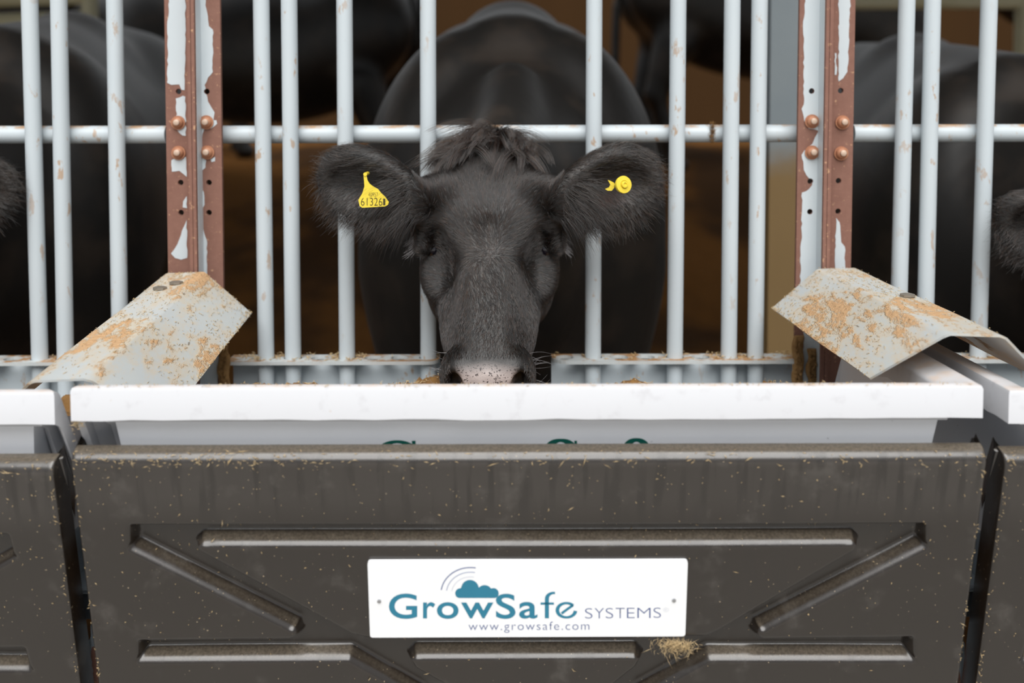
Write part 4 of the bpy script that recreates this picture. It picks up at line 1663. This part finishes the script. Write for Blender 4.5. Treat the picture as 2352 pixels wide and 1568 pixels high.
TY = 1.497
flag = tag(empty('ear_tag', at(858, 470, TY)), 'yellow numbered flag tag in the left ear of the middle cow', 'ear tag', 'yellow ear tags')
org = Vector(flag.location)
bm = bmesh.new()
pl = [(835, 404), (837, 398), (843, 397), (842, 404), (844, 414), (849, 422), (857, 428), (868, 434), (876, 444), (884, 451), (893, 464), (891, 470), (884, 474),
      (832, 477), (826, 473), (823, 459), (832, 444), (837, 428), (836, 414)]
slab(bm, pl, [], lambda u, v: at(u, v, TY) - org, (0, 0.0018, 0))
bm_obj('tag_plate', bm, MAT['yellow'], flag)
glyph_fit('tag_number', '61326', (829, 454, 878, 472), MAT['ink'], flag, -0.012, conv=lambda x, y: at(x, y, TY - 0.0004) - org)
glyph_fit('tag_number', '1', (880, 456, 885, 471), MAT['ink'], flag, -0.012, conv=lambda x, y: at(x, y, TY - 0.0004) - org)
glyph_fit('tag_code', '40957', (846, 442, 868, 451), MAT['ink'], flag, -0.02, conv=lambda x, y: at(x, y, TY - 0.0004) - org)
bm = bmesh.new()
a_ = at(839, 400, TY) - org
tube(bm, [a_ + Vector((0, -0.0015, 0)), a_ + Vector((0, 0.028, 0))], 0.0028, 12)
bm_obj('stud', bm, MAT['yellow'], flag, True)
btn = tag(empty('ear_tag', at(1432, 424, TY)), 'yellow round button tag in the right ear of the middle cow', 'ear tag', 'yellow ear tags')
btn.rotation_euler = (R(-6), 0, R(24))
for nm, prof in (('disc', [(0.004, 0.0), (0.004, 0.0125), (-0.0005, 0.0135), (-0.0022, 0.0128), (-0.0026, 0.0066), (-0.0012, 0.0060)]),
                 ('stud', [(0.028, 0.0026), (-0.0012, 0.0056), (-0.0052, 0.0050), (-0.0056, 0.0030), (-0.004, 0.0024), (-0.004, 0.0006)])):
    bm = bmesh.new()
    lathe_y(bm, [(y, max(r, 0.0004)) for y, r in prof], 28)
    bm_obj(nm, bm, MAT['yellow'], btn, True)
bm = bmesh.new()
o_ = Vector(btn.location)
slab(bm, [(1396, 413), (1404, 416), (1411, 420), (1411, 431), (1405, 438), (1396, 438), (1390, 434), (1399, 430), (1402, 424)], [],
     lambda u, v: at(u, v, TY + 0.012), (0, 0.0018, 0))
cr = bm_obj('tag_lip', bm, MAT['yellow'], btn)
cr.matrix_parent_inverse = (Matrix.Translation(o_) @ btn.rotation_euler.to_matrix().to_4x4()).inverted()


# ------------------------------------------------------------------ straw, crumbs and feed (too fine to count)
def slivers(name, C_, D_, L, w, mat, label, cat, parent=None, kind='stuff'):
    """many tiny tapered straws: centre, direction, length, width"""
    n = len(C_)
    D_ = unit(D_)
    a = unit(np.cross(D_, rng.normal(0, 1, (n, 3))))
    b = np.cross(D_, a)
    w = np.broadcast_to(w, (n,))[:, None]
    L = np.broadcast_to(L, (n,))[:, None]
    bend = a * L * rng.uniform(-0.2, 0.2, (n, 1))
    V = np.stack([C_ - D_ * L / 2, C_ + bend + a * w, C_ + bend - a * w * 0.5 + b * w * 0.8, C_ + bend - a * w * 0.5 - b * w * 0.8, C_ + D_ * L / 2], 1)
    F = np.array([(0, 2, 1), (0, 3, 2), (0, 1, 3), (4, 1, 2), (4, 2, 3), (4, 3, 1)])
    V2 = V.reshape(-1, 3)
    F2 = (np.arange(n)[:, None, None] * 5 + F[None]).reshape(-1, 3)
    o = mesh_obj(name, V2, F2, mat, parent)
    if parent is None:
        tag(o, label, cat, kind=kind)
    else:
        tag(o, kind=kind)
    return o


def panel_h(u, v):
    iu = np.clip(np.searchsorted(PANEL['us'], u), 0, len(PANEL['us']) - 1)
    iv = np.clip(np.searchsorted(PANEL['vs'], v), 0, len(PANEL['vs']) - 1)
    return PANEL['H'][iu, iv]


def on_panel(u, v, extra):
    h = panel_h(u, v) + extra
    return np.stack([u, -h, -v], 1)


def panel_straw():
    n1, n2, n3 = 300, 420, 120
    u = rng.uniform(UC - HALF + 0.004, UC + HALF - 0.004, n1)
    dens = np.where(rng.random(n1) < 0.35, rng.uniform(UC - HALF, UC - HALF + 0.25, n1), u)
    v = v0 + rng.uniform(0.0005, 0.012, n1) + 0.006 * (rng.random(n1) < 0.25)
    P1 = on_panel(np.clip(dens, UC - HALF + 0.004, UC + HALF - 0.004), v, 0.0006)
    D1 = np.stack([rng.normal(0, 1, n1), rng.normal(0, 0.2, n1), rng.normal(0, 0.5, n1)], 1)
    L1 = rng.gamma(2.0, 0.0024, n1) + 0.0012
    v = v0 + 0.015 + rng.beta(0.9, 1.6, n2) * 0.33
    u = rng.uniform(UC - HALF + 0.006, UC + HALF - 0.006, n2)
    P2 = on_panel(u, v, 0.0005)
    D2 = np.stack([rng.normal(0, 1, n2), rng.normal(0, 0.15, n2), rng.normal(0, 1, n2)], 1)
    L2 = rng.gamma(1.4, 0.0011, n2) + 0.0007
    sd = np.where(rng.random(n3) < 0.5, -1, 1)
    v = v0 + rng.uniform(0.0, 0.38, n3)
    P3 = on_panel(UC + sd * (HALF - rng.uniform(0.0008, 0.005, n3)), v, 0.0006)
    D3 = np.stack([rng.normal(0, 0.6, n3), rng.normal(0, 0.3, n3), rng.normal(0, 1, n3)], 1)
    L3 = rng.gamma(1.6, 0.0018, n3) + 0.001
    # a few traced wisps: ledges of the recess, below the sign
    extra = [(510, 1202, 0.012), (520, 1208, 0.008), (545, 1210, 0.01), (484, 1248, 0.012), (1858, 1210, 0.014), (1880, 1213, 0.016), (1895, 1214, 0.012),
             (915, 1480, 0.015), (921, 1490, 0.011), (927, 1474, 0.008), (848, 1556, 0.016), (1840, 1150, 0.006), (980, 1545, 0.01), (350, 1278, 0.006)]
    uvx = np.array([uv(x, y) for x, y, _ in extra])
    P4 = on_panel(uvx[:, 0], uvx[:, 1], 0.0015)
    D4 = np.stack([rng.normal(0, 1, len(extra)), rng.normal(0, 0.2, len(extra)), rng.normal(0, 1, len(extra))], 1)
    L4 = np.array([e[2] for e in extra])
    return np.concatenate([P1, P2, P3, P4]), np.concatenate([D1, D2, D3, D4]), np.concatenate([L1, L2, L3, L4])


P_, D_, L_ = panel_straw()
o = slivers('straw_flecks', P_, D_, L_, 0.0004 + 0.00025 * rng.random(len(P_)), MAT['straw'], 'pale straw flecks stuck to the panel with the sign', 'straw')
o.location, o.rotation_euler = P0, (TILT, 0, 0)
for nb, side in (('left', -1), ('right', 1)):
    P_, D_, L_ = panel_straw()
    o = slivers('straw_flecks', P_, D_, L_, 0.0005, MAT['straw'], 'pale straw flecks stuck to the cut-off panel at the %s edge' % nb, 'straw')
    o.location, o.rotation_euler = P0 + Vector((PDL if side < 0 else PDR, 0, -0.010 if side < 0 else -0.004)), (TILT, 0, 0)
# wisp of hay caught under the sign
n = 260
c_ = np.array([uv(1552, 1474)])
u = c_[0, 0] + rng.normal(0, 0.011, n)
v = c_[0, 1] + np.abs(rng.normal(0, 0.008, n)) - 0.004
C_ = np.stack([u, -(0.003 + rng.uniform(-0.002, 0.006, n)), -v], 1)
D_ = np.stack([rng.normal(0, 0.6, n), rng.normal(0, 0.4, n), rng.normal(-0.6, 0.5, n)], 1)
o = slivers('hay_wisp', C_, D_, rng.uniform(0.006, 0.022, n), 0.00032, MAT['straw'], 'wisp of hay caught under the lower right corner of the sign', 'hay')
o.location, o.rotation_euler = P0, (TILT, 0, 0)

# crumbs on the hoods
for H_, nm in ((HL, 'left'), (HR, 'right')):
    far, near = H_[1][4], H_[1][5]
    n = 900
    k = np.where(rng.random(n) < 0.62, (2 if nm == 'left' else 0), 1)
    a_, t_ = rng.random(n), rng.beta(0.8, 1.4, n)
    edge = rng.random(n) < 0.3
    outer = 1.0 if nm == 'left' else 0.0
    a_ = np.where(edge & (k != 1), np.abs(outer - rng.exponential(0.03, n)), a_)
    a_ = np.clip(a_, 0, 1)
    fa = np.array([list(p) for p in far])
    na = np.array([list(p) for p in near])
    A = fa[k] * (1 - t_)[:, None] + na[k] * t_[:, None]
    B = fa[k + 1] * (1 - t_)[:, None] + na[k + 1] * t_[:, None]
    Pq = A * (1 - a_)[:, None] + B * a_[:, None]
    nrm = unit(np.cross(B - A, (na - fa)[k]))
    nrm *= np.sign(nrm[:, 2:3])
    Pq += nrm * 0.0012
    D_ = (na - fa)[k] * rng.normal(0.4, 1, (n, 1)) + (B - A) * rng.normal(0, 2.2, (n, 1))
    slivers('straw_crumbs', Pq, D_, rng.gamma(1.6, 0.0022, n) + 0.0015, 0.00055, MAT['straw'],
            'tan straw crumbs lying on the %s hood' % nm, 'straw')

# feed lying in the middle trough
nu_, nv_ = 150, 50
fu, fv = np.meshgrid(np.linspace(-0.45, 0.45, nu_), np.linspace(1.235, 1.574, nv_), indexing='ij')
fz = RIM.z - 0.155 + 0.035 * np.clip((fv - 1.40) / 0.15, 0, 1) + 0.010 * np.sin(fu * 23 + 1) * np.sin(fv * 31) + 0.006 * np.sin(fu * 61) * np.sin(fv * 70 + 2) + rng.normal(0, 0.0028, fu.shape)
fz += 0.016 * np.exp(-((fu + 0.18) / 0.07) ** 2 - ((fv - 1.56) / 0.06) ** 2)
V = np.stack([(fu + RIM.x).ravel(), fv.ravel(), fz.ravel()], 1)
I = np.arange(nu_ * nv_).reshape(nu_, nv_)
Fq = np.stack([I[:-1, :-1].ravel(), I[1:, :-1].ravel(), I[1:, 1:].ravel(), I[:-1, 1:].ravel()], 1)
o = mesh_obj('loose_feed', V, Fq, MAT['feed'], None, True)
tag(o, 'brown chopped feed lying in the middle trough', 'feed', kind='stuff')
for dx, nm in ((DXL, 'left'), (DXR, 'right')):
    c = o.copy()
    COL.objects.link(c)
    c.location = (dx, 0, -0.004)
    c['label'] = 'brown chopped feed lying in the cut-off trough at the %s edge' % nm
n = 2600
iu, iv = rng.integers(0, nu_, n), rng.integers(nv_ // 2, nv_, n)
C_ = np.stack([fu[iu, iv] + RIM.x, fv[iu, iv], fz[iu, iv] + 0.002], 1) + rng.normal(0, 0.001, (n, 3))
slivers('feed_chips', C_, rng.normal(0, 1, (n, 3)) * np.array((1, 1, 0.5)), rng.gamma(2, 0.003, n) + 0.002, 0.0009, MAT['straw'], 'tan chips scattered over the feed in the middle trough', 'feed')

# crumbs lying on the lower flanges and the top rail
n = 1500
xs_ = np.concatenate([rng.uniform(X(526), X(1005), n // 3), rng.uniform(X(1270), X(1830), n // 3), rng.uniform(X(-200), X(390), n // 6), rng.uniform(X(1946), X(2600), n - 2 * (n // 3) - n // 6)])
clump = np.clip(np.sin(xs_ * 40) * 0.5 + np.sin(xs_ * 17 + 1) * 0.5 + 0.45, 0.06, 1)
keep = rng.random(n) < clump
C_ = np.stack([xs_, rng.uniform(Y_F0 + 0.004, Y_F1 - 0.002, n), np.full(n, Z_RAIL + 0.0012) + np.abs(rng.normal(0, 0.002, n))], 1)[keep]
# keep clear of the holes
hole_x = np.array(hx(735, 857, 918, 1297, 1422, 1483, 1609))
C_ = C_[np.min(np.abs(C_[:, :1] - hole_x[None]), axis=1) > 0.013]
slivers('flange_crumbs', C_, rng.normal(0, 1, (len(C_), 3)) * np.array((1, 1, 0.25)), rng.gamma(2, 0.0028, len(C_)) + 0.002, 0.0010, MAT['straw'],
        'tan straw crumbs lying on the lower rails of the bar fronts', 'straw')
n = 120
b_ = np.array(at(1636, 303, 1.6925))
C_ = b_ + np.stack([rng.normal(0, 0.0025, n), rng.normal(-0.001, 0.001, n), rng.uniform(-0.017, 0.017, n)], 1)
slivers('hay_wisp', C_, np.stack([rng.normal(0, 0.5, n), rng.normal(0, 0.2, n), rng.normal(0, 1, n)], 1), rng.uniform(0.004, 0.011, n), 0.0005, MAT['feed'],
        'wisp of hay hung over the top rail near the right post', 'hay')
# fuzz along the trough rim
n = 260
C_ = np.stack([RIM.x + rng.uniform(-TW, TW, n), RIM.y + rng.uniform(0.0, 0.012, n), np.full(n, RIM.z + 0.0005)], 1)
C_[:60] = np.stack([RIM.x - TW + np.abs(rng.normal(0.0, 0.006, 60)), RIM.y + rng.uniform(0, 0.01, 60), RIM.z - 0.04 - np.abs(rng.normal(0.003, 0.006, 60))], 1)
slivers('rim_fuzz', C_, rng.normal(0, 1, (n, 3)) * np.array((1, 0.3, 0.5)), rng.gamma(1.6, 0.002, n) + 0.001, 0.0005, MAT['straw'],
        'straw fuzz clinging to the rim of the middle trough', 'straw')


# wet feed caked on the feet of the posts
def cake(px0, px1, py0, py1, Y, label, seed):
    r = np.random.default_rng(seed)
    n1, n2 = 26, 40
    a, b = np.meshgrid(np.linspace(0, 1, n1), np.linspace(0, 1, n2), indexing='ij')
    e = np.minimum(np.minimum(a, 1 - a) * 6, np.minimum(b, 1 - b) * 8)
    bump_ = np.clip(e, 0, 1) * (0.0022 + 0.0014 * np.sin(a * 7 + seed) * np.sin(b * 9) + r.normal(0, 0.0005, a.shape))
    p00, p11 = at(px0, py0, Y), at(px1, py1, Y)
    V = np.stack([p00.x + (p11.x - p00.x) * a + 0.0015 * np.sin(b * 11 + seed), Y - bump_, p00.z + (p11.z - p00.z) * b], -1).reshape(-1, 3)
    I = np.arange(n1 * n2).reshape(n1, n2)
    F = np.stack([I[:-1, :-1].ravel(), I[:-1, 1:].ravel(), I[1:, 1:].ravel(), I[1:, :-1].ravel()], 1)
    o = mesh_obj('caked_feed', V, F, MAT['cake'], None, True)
    bm = bmesh.new()
    bm.from_mesh(o.data)
    bmesh.ops.recalc_face_normals(bm, faces=bm.faces)
    bmesh.ops.solidify(bm, geom=bm.faces[:], thickness=0.004)
    bm.to_mesh(o.data)
    bm.free()
    return tag(o, label, 'feed', kind='stuff')


cake(1824, 1840, 770, 885, 1.656, 'strip of wet feed caked on the foot of the right post', 2)
cake(1856, 1872, 800, 885, 1.656, 'lump of wet feed caked beside the web of the right post', 5)
cake(504, 526, 790, 885, 1.656, 'strip of wet feed caked on the foot of the left post', 4)
